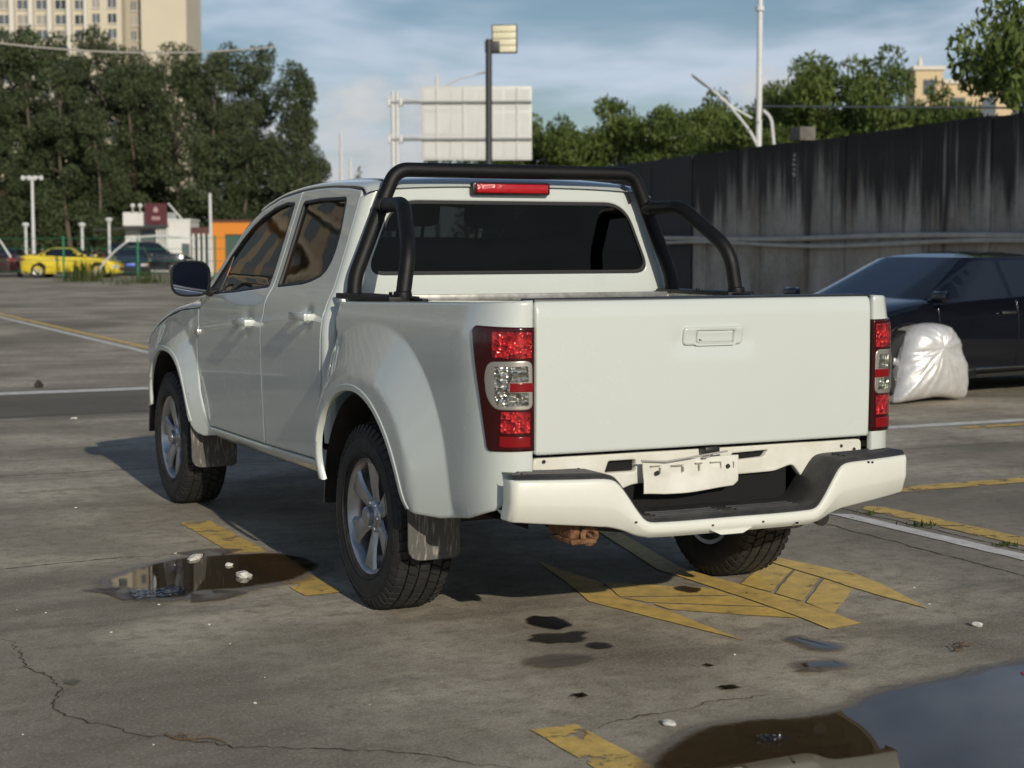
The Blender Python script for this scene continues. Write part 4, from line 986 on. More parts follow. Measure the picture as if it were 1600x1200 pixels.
# ------------------------------------------------------------------ cars
CGLASS = mat('dark_car_glass', (.010, .013, .018), .03, spec=.6, coat=.5)
CRUB = mat('car_tyre', (.015, .015, .015), .75)
CRIM = mat('car_rim', (.45, .45, .46), .3, metal=.8)
CTRIM = mat('bright_trim', (.62, .63, .65), .2, metal=1)
CRED = mat('car_tail_red', (.28, .01, .012), .15, coat=1)
CHEAD = mat('car_headlamp', (.65, .66, .66), .12, metal=.3, coat=1)
def clip_y(P, y0, y1):
    for s, lim in ((1, y0), (-1, -y1)):
        out = []
        for i in range(len(P)):
            a, b = P[i-1], P[i]; da, db = s*a[0]-lim, s*b[0]-lim
            if (da >= 0) != (db >= 0): t = da/(da-db); out.append((a[0]+(b[0]-a[0])*t, a[1]+(b[1]-a[1])*t))
            if db >= 0: out.append(b)
        P = out
    return P
def car(name, label, cat, loc, rz, paint, W=.92, F=2.40, B=-2.45, yf=1.42, yr=-1.42, rw=.335, belt=None, gh=None, seams=(1.02, -.12, -1.02), plate=None, group=None, fine=.06):
    """a car: side panels cut at the doors, bonnet, boot, glasshouse with glass panels, wheels, lamps (+y forward)"""
    t = empty(name, loc, rz, label, cat, group)
    n = 5.0; yc = (F+B)/2; Lh = (F-B)/2
    PR = [(.15, .90), (.30, .965), (.50, .995), (.68, 1.0), (.80, .985), (.92, .955), (1.10, .91)]
    belt = belt or [(B, .86), (B+.35, .99), (-1.3, .985), (0, .945), (1.0, .90), (1.7, .80), (F, .60)]
    gh = gh or dict(zb=.90, zt=1.35, yF0=1.30, yF1=.30, yR0=-1.98, yR1=-1.15, w0=.84, w1=.60, zc=1.40)
    def hw(y, z):
        q = min(.9995, abs((y-yc)/Lh)); return W*interp(PR, z)*(1-q**n)**(1/n)
    sS = lambda y, z: (-hw(y, z), y, z)
    y0, y1 = yc-.93*Lh, yc+.93*Lh
    bot = []
    def arch(c): return [(c+(rw+.06)*math.cos(a), max(.24, rw+(rw+.06)*math.sin(a))) for a in lin(-.25, PI+.25, 15)]
    P = [(y1, .24)]+arch(yf)+arch(yr)+[(y0, .24)]+[(y, interp(belt, y)) for y in lin(y0, y1, 30)]
    cuts = [y0-.01]+sorted(seams)+[y1+.01]; nm = ['rear_quarter', 'rear_door', 'front_door', 'front_fender'] if len(seams) == 3 else ['rear_quarter', 'front_door', 'front_fender']
    for i in range(len(cuts)-1):
        Q = clip_y(P, cuts[i]+.004, cuts[i+1]-.004)
        o = panel(nm[i], Q, sS, paint, t, flip=-1, step=fine, e=.004, th=.03)
        if 'door' in nm[i]:
            hy_ = cuts[i]+.16; hz_ = interp(belt, hy_)-.14; hx = hw(hy_, hz_)
            MB().box(-hx-.035, -hx-.012, hy_-.10, hy_+.10, hz_-.012, hz_+.012, .006).build('door_handle', CTRIM, o)
        mirror(o)
    def top(f, y):
        zr = interp(belt, y); w = hw(y, zr); c, s = math.cos(f), math.sin(f)
        return (w*math.copysign(abs(c)**(2/2.5), c), y, zr+.075*abs(s)**(2/2.5)*min(1, w/.6))
    fs = [PI-PI*i/24 for i in range(25)]
    MB().grid(top, fs, lin(gh['yF0']-.25, F-.012, 16)).build('bonnet', paint, t, 180)
    MB().grid(top, fs, lin(B+.012, gh['yR0']+.25, 10)).build('boot_lid', paint, t, 180)
    for s, nm_, e_ in ((1, 'front_bumper', F), (-1, 'rear_bumper', B)):
        def bs_(x, z, s=s, e_=e_):
            q = min(.9999, abs(x)/(W*interp(PR, z))); return (x, yc+s*Lh*(1-q**n)**(1/n)-s*.05*(1-min(1, z/.5)), z)
        zt_ = interp(belt, e_)+.03
        o = MB().grid(bs_, [W*.985*math.sin(a) for a in lin(-1.5, 1.5, 31)], lin(.20, zt_, 7)).build(nm_, paint, t, 180)
        for q in (-1, 1):
            lp = MB().grid(lambda a, z: tuple(Vector(bs_(q*(W*(.52+.40*a)), z))+Vector((0, s*.008, 0))), lin(0, 1, 6), lin(zt_-.17, zt_-.04, 3)).build('headlight' if s > 0 else 'tail_lamp', CHEAD if s > 0 else CRED, t, 180)
        MB().grid(lambda a, z: tuple(Vector(bs_(a, z))+Vector((0, s*.006, 0))), lin(-.42*W, .42*W, 6), lin(.34, .46, 3)).build('lower_grille', CRUB, o)
        if plate and s == plate[0]: MB().box(-.22, .22, e_+s*.02-.01, e_+s*.02+.01, .46, .60, .004).build('number_plate', plate[1], t)
    # glasshouse
    def sec(z, a):
        k = (z-gh['zb'])/(gh['zt']-gh['zb']); k2 = k if k > 0 else 0
        yF = gh['yF0']+(gh['yF1']-gh['yF0'])*k; yR = gh['yR0']+(gh['yR1']-gh['yR0'])*k; w = gh['w0']+(gh['w1']-gh['w0'])*k
        c, s = math.cos(a), math.sin(a); m = 2/5.5
        return ((yF+yR)/2+(yF-yR)/2*math.copysign(abs(c)**m, c), w*math.copysign(abs(s)**m, s), yF, yR, w)
    zs = lin(gh['zb']-.06, gh['zt'], 8); an = [2*PI*i/64 for i in range(65)]
    g_ = MB(); g_.grid(lambda z, a: (sec(z, a)[1], sec(z, a)[0], z), zs, an)
    def crown(k, a):
        y, x, yF, yR, w = sec(gh['zt'], a); yc_ = (yF+yR)/2
        return (x*k, yc_+(y-yc_)*k, gh['zt']+(gh['zc']-gh['zt'])*(1-k**2.2))
    g_.grid(crown, [1, .97, .92, .8, .6, .35, .01], an)
    cabin = g_.build('cabin', paint, t, 180)
    def sideX(y, z):
        _, _, yF, yR, w = sec(z, 0); q = min(.9999, abs((y-(yF+yR)/2)/((yF-yR)/2))); return (-w*(1-q**5.5)**(1/5.5), y, z)
    def frontY(x, z, s):
        _, _, yF, yR, w = sec(z, 0); q = min(.9999, abs(x)/w); return (x, (yF+yR)/2+s*(yF-yR)/2*(1-q**5.5)**(1/5.5), z)
    zb, zt = gh['zb']+.03, gh['zt']-.03
    fr = lambda z, o: gh['yF0']+(gh['yF1']-gh['yF0'])*(z-gh['zb'])/(gh['zt']-gh['zb'])-o
    rr = lambda z, o: gh['yR0']+(gh['yR1']-gh['yR0'])*(z-gh['zb'])/(gh['zt']-gh['zb'])+o
    mids = sorted(seams)[1:-1] if len(seams) == 3 else []
    spans = [(None, mids[0]-.03), (mids[0]+.03, None)] if mids else [(None, None)]
    arcw = []
    for a_, b_ in spans:
        Q = [((rr(zb, .28) if a_ is None else a_), zb), ((fr(zb, .16) if b_ is None else b_), zb), ((fr(zt, .16) if b_ is None else b_), zt), ((rr(zt, .16) if a_ is None else a_), zt)]
        wq = panel('side_window', round_poly(Q, [.03, .03, .05, .05]), sideX, CGLASS, t, flip=-1, step=.10, e=.002, th=.006, off=.004)
        mirror(wq)
    tr_ = MB().tube([Vector(sideX(y, z))+Vector((-.010, 0, 0)) for y, z in [(rr(zb, .26), zb-.012)]+[(y, zb-.012) for y in lin(rr(zb, .26), fr(zb, .14), 12)]+[(fr(z, .14), z) for z in lin(zb, zt, 8)]+[(y, zt+.014) for y in lin(fr(zt, .16), rr(zt, .16), 12)]+[(rr(z, .14), z) for z in lin(zt, zb, 6)]], .014, 6).build('window_trim', CTRIM, t)
    mirror(tr_)
    for s, nm_ in ((1, 'windscreen'), (-1, 'back_window')):
        MB().grid(lambda k, z: tuple(Vector(frontY(k*(sec(z, 0)[4]-.09), z, s))+Vector((0, s*.006, .006))), lin(-1, 1, 15), lin(gh['zb']-.01, zt+.01, 7)).build(nm_, CGLASS, t, 180)
    mo = MB(); mx, my, mz = -hw(fr(zb, .15), zb)-.0, fr(zb, .22), zb+.05
    mo.box(mx-.16, mx-.0, my-.04, my+.07, mz-.05, mz+.06, .03); mo.box(mx-.02, mx+.06, my, my+.04, mz-.04, mz-.01, .008); m_ = mo.build('side_mirror', paint, t); mirror(m_)
    wh = None
    for x in (-1, 1):
        for y in (yf, yr):
            if wh is None:
                wh = empty('wheel'); wh.parent = t
                MB().lathe([(rw*.66, -.09), (rw*.80, -.105), (rw*.96, -.095), (rw, -.07), (rw, .07), (rw*.96, .09), (rw*.66, .09)], 40).build('tyre', CRUB, wh, 50)
                rm = MB().lathe([(rw*.68, -.085), (rw*.64, -.08), (rw*.60, -.04), (rw*.60, .05)], 36).build('rim', CRIM, wh, 50)
                MB().lathe([(0, -.02), (rw*.62, -.02)], 24).build('brake_disc', CRUB, wh)
                for k in range(5):
                    a = 2*PI*k/5; q = Matrix.Rotation(a, 4, 'X'); MB().box(-.075, -.045, -.035, .035, .02, rw*.66, .01, q).build('spoke', CRIM, rm)
                c = wh
            else: c = copy_tree(wh, t)
            c.location = (x*(W-.10), y, rw); c.scale.x = -x
    MB().box(-W*.86, W*.86, B+.3, F-.3, .18, .40).build('underbody', CRUB, t)
    si_ = MB().tube([Vector(sS(y, .275))+Vector((-.006, 0, 0)) for y in lin(yr+rw+.1, yf-rw-.1, 10)], .012, 6).build('sill_trim', CTRIM, t); mirror(si_)
    return t
BLK = mat('black_car_paint', (.004, .005, .009), .12, coat=.6, spec=.4)
sedan = car('sedan', 'black four-door sedan parked in front of the stained wall', 'car', (7.92, 7.22, 0), R(100), BLK, fine=.05,
   gh=dict(zb=.88, zt=1.325, yF0=1.34, yF1=.28, yR0=-2.02, yR1=-1.05, w0=.85, w1=.60, zc=1.385))
# crumpled silver cover over the sedan's front wheel
SILV = mat('silver_cover_cloth', (.80, .80, .79), .38, metal=.45, bump=(22, .25), var=(7, .4, (.50, .50, .49)))
co = round_poly([(.47, .01), (.44, .12), (.38, .40), (.31, .64), (.20, .715), (.05, .735), (-.12, .725), (-.25, .68), (-.35, .57), (-.41, .36), (-.46, .14), (-.455, .01), (-.10, .05), (.2, .03)], .08, 4)
co = densify(co, .03); cc = (.02, .52); nc = len(co)
cvm = MB(); sl_ev = [.0001, .12, .25, .38, .5, .62, .73, .82, .89, .94, .975, 1.0]
def cov_pt(s, i):
    y = cc[0]+(co[i % nc][0]-cc[0])*s; z = cc[1]+(co[i % nc][1]-cc[1])*s; a = math.atan2(z-cc[1], y-cc[0])
    d = .20*max(0, 1-s**2.6)**.5
    v = Vector((math.cos(a)*2.6, math.sin(a)*2.6, s*1.3))
    d += (.030*noise.noise(v*1.3)+.016*noise.noise(v*3.1+Vector((3, 1, 0)))+.007*noise.noise(v*7))*min(1, s*2.2)*(1 if s < .97 else .3)
    return (-1.02-d, y, max(.004, z))
cvm.grid(lambda s, i: cov_pt(s, int(i)), sl_ev, list(range(nc+1)))
cvm.grid(lambda k, i: (-1.02+.16*k, co[int(i) % nc][0]*(1-.04*k), max(.004, co[int(i) % nc][1])), [0, .5, 1], list(range(nc+1)))
cv = cvm.build('silver_cover', SILV, None, 60)
cv.matrix_world = Matrix.Translation((8.20, 7.27, 0)) @ Matrix.Rotation(R(97), 4, 'Z') @ Matrix.Translation((0, 1.42, 0))
tag(cv, 'crumpled silver cloth cover standing beside the front of the black sedan', 'cloth cover')
YPNT = mat('yellow_car_paint', (.72, .56, .035), .25, coat=.8)
car('coupe', 'yellow two-door coupe parked beyond the green fence', 'car', (11.86, 70.93, 0), R(-115.7), YPNT, F=2.25, B=-2.2, yf=1.38, yr=-1.28, rw=.33, seams=(.75, -.55), fine=.12,
   belt=[(-2.2, .90), (-1.7, 1.0), (-.8, .98), (.3, .92), (1.2, .86), (1.8, .76), (2.25, .58)], gh=dict(zb=.90, zt=1.32, yF0=1.10, yF1=.20, yR0=-1.75, yR1=-.85, w0=.82, w1=.58, zc=1.38))
BPL = mat('blue_plate', (.05, .13, .55), .4)
DKC = mat('dark_green_black_paint', (.012, .018, .020), .2, coat=1)
suv = dict(zb=1.02, zt=1.58, yF0=1.25, yF1=.55, yR0=-2.15, yR1=-1.85, w0=.86, w1=.68, zc=1.65); suvb = [(-2.3, 1.0), (-1.8, 1.06), (0, 1.03), (1.0, 1.0), (1.8, .94), (2.3, .72)]
car('estate_car', 'dark car with a blue number plate parked behind the yellow coupe', 'car', (15.75, 76.2, 0), R(166), DKC, F=2.3, B=-2.3, plate=(1, BPL), fine=.12)
car('estate_car', 'dark maroon car at the left edge behind the yellow coupe', 'car', (9.9, 76.2, 0), R(-20), mat('dark_maroon_paint', (.035, .012, .014), .2, coat=1), F=2.3, B=-2.3, fine=.12)
car('sport_utility_car', 'blue high-roofed car at the far left beyond the dark maroon car', 'car', (10.5, 86.0, 0), R(-105), mat('blue_car_paint', (.02, .06, .16), .25, coat=1), F=2.3, B=-2.3, gh=suv, belt=suvb, fine=.12)
car('sport_utility_car', 'dark high-roofed car standing before the small white booth', 'car', (17.6, 80.5, 0), R(-110), DKC, F=2.3, B=-2.3, gh=suv, belt=suvb, fine=.12)

# ------------------------------------------------------------------ fence, booth, orange shed
GRN = mat('green_fence_paint', (.02, .20, .10), .5)
WPOST = mat('white_steel', (.62, .64, .63), .45, var=(4, .3, (.45, .46, .44)))
fen = empty('wire_fence', (10.93, 67.94, 0), 0, 'green wire fence with slim posts in front of the yellow coupe', 'fence')
FD = Vector((2.54, -2.82, 0))
for k in range(-4, 5):
    p = FD*k; MB().tube([p, p+Vector((0, 0, 1.85))], .045, 8).build('fence_post', GRN, fen)
for z in (.3, .8, 1.3, 1.75):
    MB().tube([FD*-4+Vector((0, 0, z)), FD*4+Vector((0, 0, z))], .012, 5).build('fence_wire', GRN, fen)
pole_w = [('leaning_pole', [(6.0, 66.4, 1.3), (7.66, 65.6, 2.1), (8.3, 65.3, .95)], 'bent white pole in an upside-down V at the left edge by the fence'),
          ('leaning_pole', [(11.0, 63.0, .05), (11.9, 62.6, 1.2), (12.6, 62.3, 1.75), (13.6, 61.8, 1.85), (14.9, 61.2, 1.72)], 'bent white pole arching over the yellow coupe by the fence')]
for nm, pts, lb in pole_w:
    tag(MB().tube(fillet(pts, .8), .035, 8).build(nm, WPOST), lb, 'pole')
def bld(name, label, px_s, d, cat='building', org=None, yaw=None):
    return empty(name, org, yaw, label, cat)
BA = math.atan2(-.43, .90)
booth = empty('gate_booth', (18.33, 89.25, 0), BA, 'small white gate booth with columns and a maroon sign on top', 'building')
WHW = mat('white_render', (.70, .71, .67), .8, var=(1.5, .4, (.55, .55, .50))); MAR = mat('maroon_sign', (.085, .012, .018), .5); GRY = mat('grey_pane', (.12, .135, .14), .25)
BRN = mat('brown_fascia', (.10, .035, .025), .6)
MB().box(0, 2.5, 0, 2.5, 2.55, 3.30).build('parapet', WHW, booth)
MB().box(0.05, 2.45, .3, 2.4, 0, 2.55).build('wall', WHW, booth)
MB().box(.9, 1.9, .24, .32, .3, 2.3).build('pane', GRY, booth)
for x in (1.95, 2.12, 2.3, 2.48): MB().box(x-.05, x+.05, -.3, -.2, 0, 2.5).build('column', WHW, booth)
MB().box(2.55, 3.80, -.2, 2.5, 0, 2.80).build('wall_block', WHW, booth); MB().box(2.5, 3.85, -.25, 2.5, 2.80, 2.92).build('parapet', WHW, booth)
MB().box(3.32, 3.75, -.23, -.18, 0, 1.55).build('door', GRY, booth)
sg = MB().box(1.36, 2.55, -.55, -.25, 2.62, 3.78).build('maroon_sign', MAR, booth)
PNK = mat('pale_sign_print', (.45, .30, .30), .6)
MB().prism([(1.83, 3.30), (2.09, 3.30), (2.09, 3.45), (1.96, 3.62), (1.83, 3.45)], lambda a, b: (a, -.552, b), (0, -.006, 0)).build('sign_emblem', PNK, sg)
for k in range(3): MB().box(1.74+.16*k, 1.86+.16*k, -.560, -.552, 2.86, 3.05).build('sign_letter', PNK, sg)
MB().prism([(-1.5, 2.33), (2.6, 2.62), (2.6, 2.50), (-1.5, 2.26)], lambda a, b: (a, -.7, b), (0, 1.0, 0)).build('canopy', mat('dark_canopy', (.05, .05, .05), .6), booth)
for x in (.60, 1.02, 1.38): MB().lathe([(0, 3.80), (.10, 3.76), (.15, 3.66), (.10, 3.56), (0, 3.52)], 12, 'z', (x, -.2, 0)).build('roof_lamp', WHW, booth); MB().tube([(x, -.2, 3.3), (x, -.2, 3.55)], .03, 6).build('lamp_stem', WHW, booth)
MB().tube([(2.55, 0, 3.8), (3.3, 0, 2.92)], .05, 6).build('roof_brace', WPOST, booth)
MB().box(3.85, 5.0, -.2, 1.5, 1.95, 2.45).build('fascia', BRN, booth); MB().box(3.87, 4.98, .3, 1.4, 0, 1.95).build('wall', GRY, booth)
for x in (3.98, 4.28, 4.56, 4.86): MB().box(x-.06, x+.06, -.25, -.13, 0, 2.1).build('column', WHW, booth)
ORG = mat('orange_panel', (.66, .22, .015), .5)
org = empty('orange_shed', (20.1, 77.25, 0), BA, 'orange shed with a dark green window beside the booth', 'building')
osh = MB(); osh.box(0, .62, 0, 2.4, 0, 2.62); osh.box(.62, 3.4, 0, 2.4, 2.0, 2.62); osh.box(.62, 3.4, .1, 2.4, 0, .35); osh.box(3.4, 4.2, 0, 2.4, 0, 2.62); osh.build('wall', ORG, org)
MB().box(.62, 3.4, .12, .2, .35, 2.0).build('window', mat('green_pane', (.06, .11, .09), .2), org); MB().box(-.08, 4.3, -.1, 2.5, 2.62, 2.72).build('roof', BRN, org)
# ------------------------------------------------------------------ poles and lamps
tl_ = empty('twin_head_lamp', (12.55, 84.4, 0), BA, 'tall white lamp post with a twin flat head at the far left', 'lamp post')
MB().tube([(0, 0, 0), (0, 0, 4.95)], .10, 10, r1=.07).build('post', WPOST, tl_); MB().box(-.55, .55, -.06, .06, 4.93, 5.02).build('cross_arm', WPOST, tl_)
for x in (-.48, -.15, .15, .48): MB().lathe([(0, 4.80), (.10, 4.84), (.12, 4.95), (.06, 5.06), (0, 5.07)], 10, 'z', (x, 0, 0)).build('lamp_head', WPOST, tl_)
for (x, y, h, lb) in ((11.64, 81.3, 2.6, 'short white lamp post left of the twin head lamp'), (14.2, 80.1, 2.6, 'short white lamp post between the twin head lamp and the booth'), (15.42, 79.5, 2.85, 'short white lamp post with a flared head close left of the booth')):
    e_ = empty('short_lamp_post', (x, y, 0), 0, lb, 'lamp post', 'short white lamp posts behind the coupe'); MB().tube([(0, 0, 0), (0, 0, h-.3)], .07, 8).build('post', WPOST, e_)
    MB().lathe([(.07, h-.32), (.10, h-.25), (.20, h-.12), (.16, h-.03), (0, h)], 10, 'z').build('lamp_head', WPOST, e_)
tag(MB().tube([(18.69, 72.45, 0), (18.66, 72.45, 3.9)], .085, 8, r1=.07).build('bare_pole', WPOST), 'bare grey pole rising left of the orange shed', 'pole')
e_ = empty('signal_pole', (29.31, 100.9, 0), 0, 'pale pole with a box head in front of the tall trees behind the cab', 'pole'); MB().tube([(0, 0, 0), (0, 0, 5.3)], .14, 8, r1=.11).build('post', WPOST, e_); MB().box(-.5, .1, -.2, .2, 4.7, 5.5, .1).build('box_head', WPOST, e_)
# road sign seen from behind
gan = empty('road_sign_gantry', (19.22, 50.21, 0), math.atan2(-.482, .876), 'white road sign board seen from behind on a twin cantilever post', 'road sign')
for x in (-.07, .09): MB().tube([(x, 0, 0), (x, 0, 6.85)], .075, 12).build('post', WPOST, gan)
ARM = mat('grey_steel', (.30, .31, .31), .5, metal=.4)
for z in (6.48, 5.18):
    MB().tube([(-.25, -.05, z), (4.85, -.05, z)], .05, 8).build('arm', ARM, gan); MB().tube([(-.25, -.05, z+.18), (1.0, -.05, z+.06)], .03, 8).build('arm_brace', WPOST, gan)
    for x in (-.2, .22): MB().box(x-.06, x+.06, -.14, .14, z-.12, z+.14, .02).build('clamp', WPOST, gan)
SGN = mat('sign_back', (.60, .61, .58), .5, var=(1.3, .35, (.50, .51, .48)))
bd = MB().box(.95, 4.86, .02, .06, 4.45, 7.05, .015).build('board', SGN, gan)
for i in range(4):
    for j in range(3): MB().box(1.03+i*.96, 1.90+i*.96, .012, .022, 4.55+j*.83, 5.28+j*.83).build('sheet', SGN, bd)
for x in (1.5, 2.45, 3.4, 4.35): MB().box(x-.03, x+.03, -.03, .016, 4.5, 7.0).build('stiffener', SGN, bd)
BKP = mat('dark_pole_paint', (.035, .036, .040), .5)
fl_ = empty('floodlight_pole', (15.9, 35.12, 0), BA-.1, 'dark pole with a stacked floodlight panel in front of the road sign', 'lamp post')
MB().tube([(0, 0, 0), (0, 0, 6.9)], .10, 12, r1=.085).build('post', BKP, fl_); MB().box(-.10, .30, -.06, .06, 6.55, 6.85, .02).build('bracket', BKP, fl_); MB().box(.08, .76, -.02, .10, 6.53, 7.28, .01).build('floodlight_frame', BKP, fl_)
FLD = mat('floodlight_glass', (.72, .68, .48), .4)
for k in range(4): MB().box(.11, .73, -.035, -.02, 6.56+k*.178, 6.72+k*.178, .004).build('light_strip', FLD, fl_)
def street_lamp(name, loc, h, arms, label, r=.11, rz=0, grp=None):
    e = empty(name, loc, rz, label, 'street lamp', grp); MB().tube([(0, 0, 0), (0, 0, h)], r, 10, r1=r*.6).build('post', WPOST, e)
    for pts in arms:
        o = MB().tube(fillet(pts, .8), .05, 8, r1=.035).build('arm', WPOST, e); p, q = Vector(pts[-2]), Vector(pts[-1]); d = (q-p).normalized()
        MB().tube([q-d*.05, q+d*.25, q+d*.6, q+d*.7], [.05, .12, .11, .04], 8, flat=.4).build('lamp_head', WPOST, o)
    return e
street_lamp('street_lamp', (26.55, 63.57, 0), 8.9, [[(0, 0, 8.2), (.7, -.3, 8.75), (1.6, -.75, 9.0)]], 'white street lamp whose arm reaches right over the road sign board')
street_lamp('street_lamp', (34.71, 98.6, 0), 8.7, [], 'plain white mast left of the road sign post, the nearer of two', .16)
street_lamp('street_lamp', (42.2, 117.2, 0), 8.1, [], 'plain white mast left of the road sign post, the farther of two', .18)
sl_ = street_lamp('street_lamp', (24.16, 34.63, 0), 12.5, [[(0, 0, 4.2), (-.25, .08, 4.7), (-.95, .3, 5.55), (-1.35, .42, 5.85)]], 'tall white street lamp with curved side arms behind the wall', .105)
MB().tube([(-.2, .06, 5.05), (-.65, .2, 5.30), (-1.1, .35, 5.62)], .035, 8).build('arm_strut', WPOST, sl_)
MB().tube(fillet([(0, 0, 5.35), (.35, -.1, 5.1), (.42, -.15, 4.3)], .3), .05, 8).build('side_arm', WPOST, sl_); MB().lathe([(.10, 8.05), (.125, 8.07), (.125, 8.2), (.10, 8.22)], 12, 'z').build('collar', WPOST, sl_)
CBL = mat('grey_cable', (.38, .37, .33), .7)
tag(MB().tube([(3.0+ .74*t, 55.3+.27*t, 8.35+.03*t-.0+.012*(t-10)**2*.4) for t in lin(-6, 20.6, 20)], .035, 6).build('overhead_cable', CBL), 'overhead cable crossing in front of the tall trees', 'cable')
tag(MB().tube([(24.1, 34.4, 5.0), (20.7, 29.3, 4.88), (18.0, 17.1, 3.86), (16.5, 10, 3.5)], .022, 6).build('overhead_cable', CBL), 'overhead cable strung along the top of the concrete wall', 'cable')

# ------------------------------------------------------------------ tall blocks
CRM = mat('cream_render', (.60, .54, .41), .85, var=(.12, .35, (.50, .45, .35))); WINM = mat('block_window', (.10, .12, .14), .15); WINL = mat('curtained_window', (.30, .29, .26), .4); WIND = mat('dark_window', (.04, .05, .06), .1); RECS = mat('recess_render', (.40, .36, .28), .9); PIL = mat('pale_pilaster', (.66, .63, .55), .85)
blk = empty('apartment_tower', (84.07, 322.33, 0), math.atan2(-.43, .90), 'cream high-rise apartment tower behind the tall trees at the upper left', 'building')
HT = 96
MB().box(-8.8, 0, 0, 16, 0, HT).build('gable_wall', CRM, blk)
MB().box(-12.4, -8.8, 3, 16, 0, HT-3).build('recess_wall', RECS, blk)
MB().box(-19, -12.4, -.8, 16, 0, HT).build('front_wall', CRM, blk)
MB().box(-42, -19, 1.2, 16, 0, HT).build('front_wall', CRM, blk)
MB().box(-70, -42, -.8, 16, 0, HT).build('front_wall', CRM, blk)
for x in (-19.4, -22.8, -26.5, -30.2, -33.9, -37.6, -41.6): MB().box(x-.45, x+.45, -.4, 1.2, 0, HT).build('pilaster', PIL, blk)
wme = None
cols = [(-14.2, 1.6, -.8), (-17.3, 1.4, -.8), (-20.9, 2.0, 1.2), (-24.6, 2.2, 1.2), (-28.3, 2.2, 1.2), (-32.0, 2.2, 1.2), (-35.7, 2.2, 1.2), (-39.5, 2.2, 1.2), (-10.9, .9, 3.0), (-9.6, .6, 3.0)]
up = MB()
for f in range(32):
    z = 2.9*f+1.0
    for x, w_, y in cols:
        if 10 <= f <= 18:
            o = MB().box(x-w_/2, x+w_/2, y-.12, y+.05, z, z+1.75).build('window', (WINM, WINL, WINM, WIND)[(f*7+int(x*3)) % 4], blk, 0); MB().box(x-w_/2-.15, x+w_/2+.15, y-.35, y, z-.25, z-.05).build('sill', PIL, o, 0); MB().box(x-.06, x+.06, y-.17, y-.1, z, z+1.75).build('mullion', PIL, o, 0)
        else: up.box(x-w_/2, x+w_/2, y-.12, y+.05, z, z+1.75)
up.build('windows_above_and_below', WINM, blk, 0)['kind'] = 'stuff'
TAN = mat('tan_render', (.27, .225, .165), .85, var=(.2, .4, (.20, .17, .13)))
b2 = empty('apartment_block', (-72, 128, 0), R(14), 'long tan apartment block left of the frame, mirrored in the side windows of the pickup', 'building')
MB().box(0, 62, 0, 15, 0, 44).build('wall', TAN, b2)
w2 = MB(); s2 = MB()
for f in range(14):
    s2.box(-.3, 62.3, -1.0, 0, 3.05*f+2.6, 3.05*f+3.0)
    for x in range(18): w2.box(1.2+x*3.4, 3.2+x*3.4, -.1, .02, 3.05*f+.5, 3.05*f+2.3)
w2.build('windows', WINM, b2, 0)['kind'] = 'stuff'; s2.build('balcony_slabs', mat('tan_slab', (.34, .29, .22), .85), b2, 0)['kind'] = 'stuff'
beige = empty('corner_house', (101.1, 123.3, 0), math.atan2(-.447, .894), 'beige house with a corner turret above the wall on the right', 'building')
BEI = mat('beige_render', (.62, .49, .30), .85, var=(.3, .35, (.52, .41, .26)))
MB().box(2.2, 14, .5, 10, 0, 17.0).build('wall', BEI, beige); MB().box(0, 2.6, -.4, 4, 0, 17.9).build('turret', BEI, beige); MB().box(-.25, 2.85, -.65, 4.2, 17.9, 18.25).build('turret_cornice', PIL, beige); MB().box(2.2, 14.2, .2, 10, 16.7, 17.1).build('cornice', PIL, beige)
MB().lathe([(.18, 18.2), (.28, 18.6), (.1, 19.1), (0, 19.6)], 10, 'z', (.6, .5, 0)).build('finial', PIL, beige)
for x, z, w_, h_ in ((1.3, 15.6, 1.1, 1.4), (1.3, 12.2, 1.2, 2.2), (4.3, 13.4, 1.3, 2.0), (7.2, 13.4, 1.3, 2.0), (10.1, 13.4, 1.3, 2.0), (4.3, 9.8, 1.3, 2.0), (7.2, 9.8, 1.3, 2.0)):
    y = -.4 if x < 2 else .5
    MB().box(x-w_/2, x+w_/2, y-.06, y+.04, z, z+h_).build('window', WINM, beige)

# ------------------------------------------------------------------ trees
def leaf_mat(name, c0, c1, tr):
    m = bpy.data.materials.new(name); nt, b, N, L = nodes(m); out = nt.nodes['Material Output']
    tc = N('ShaderNodeTexCoord'); n = N('ShaderNodeTexNoise'); n.inputs['Scale'].default_value = .9; n.inputs['Detail'].default_value = 3; L(tc.outputs['Object'], n.inputs['Vector'])
    wn = N('ShaderNodeTexWhiteNoise'); g = N('ShaderNodeNewGeometry'); 
    r = N('ShaderNodeMapRange'); r.inputs['From Min'].default_value = .3; r.inputs['From Max'].default_value = .7; L(n.outputs['Fac'], r.inputs[0])
    a = N('ShaderNodeMath'); a.operation = 'ADD'; L(r.outputs[0], a.inputs[0]); k = N('ShaderNodeMath'); k.operation = 'MULTIPLY_ADD'; k.inputs[1].default_value = .5; k.inputs[2].default_value = -.25; L(g.outputs['Random Per Island'], k.inputs[0]); L(k.outputs[0], a.inputs[1])
    mx = N('ShaderNodeMix'); mx.data_type = 'RGBA'; mx.inputs[6].default_value = (*c0, 1); mx.inputs[7].default_value = (*c1, 1); L(a.outputs[0], mx.inputs[0]); L(mx.outputs[2], b.inputs['Base Color'])
    b.inputs['Roughness'].default_value = .55; b.inputs['Specular IOR Level'].default_value = .3
    t = N('ShaderNodeBsdfTranslucent'); L(mx.outputs[2], t.inputs['Color']); x = N('ShaderNodeMixShader'); x.inputs[0].default_value = tr; L(b.outputs[0], x.inputs[1]); L(t.outputs[0], x.inputs[2]); L(x.outputs[0], out.inputs['Surface'])
    return m
EUC = leaf_mat('eucalyptus_leaf', (.045, .062, .030), (.125, .160, .072), .35)
BRD = leaf_mat('broad_leaf', (.055, .095, .022), (.18, .235, .06), .4)
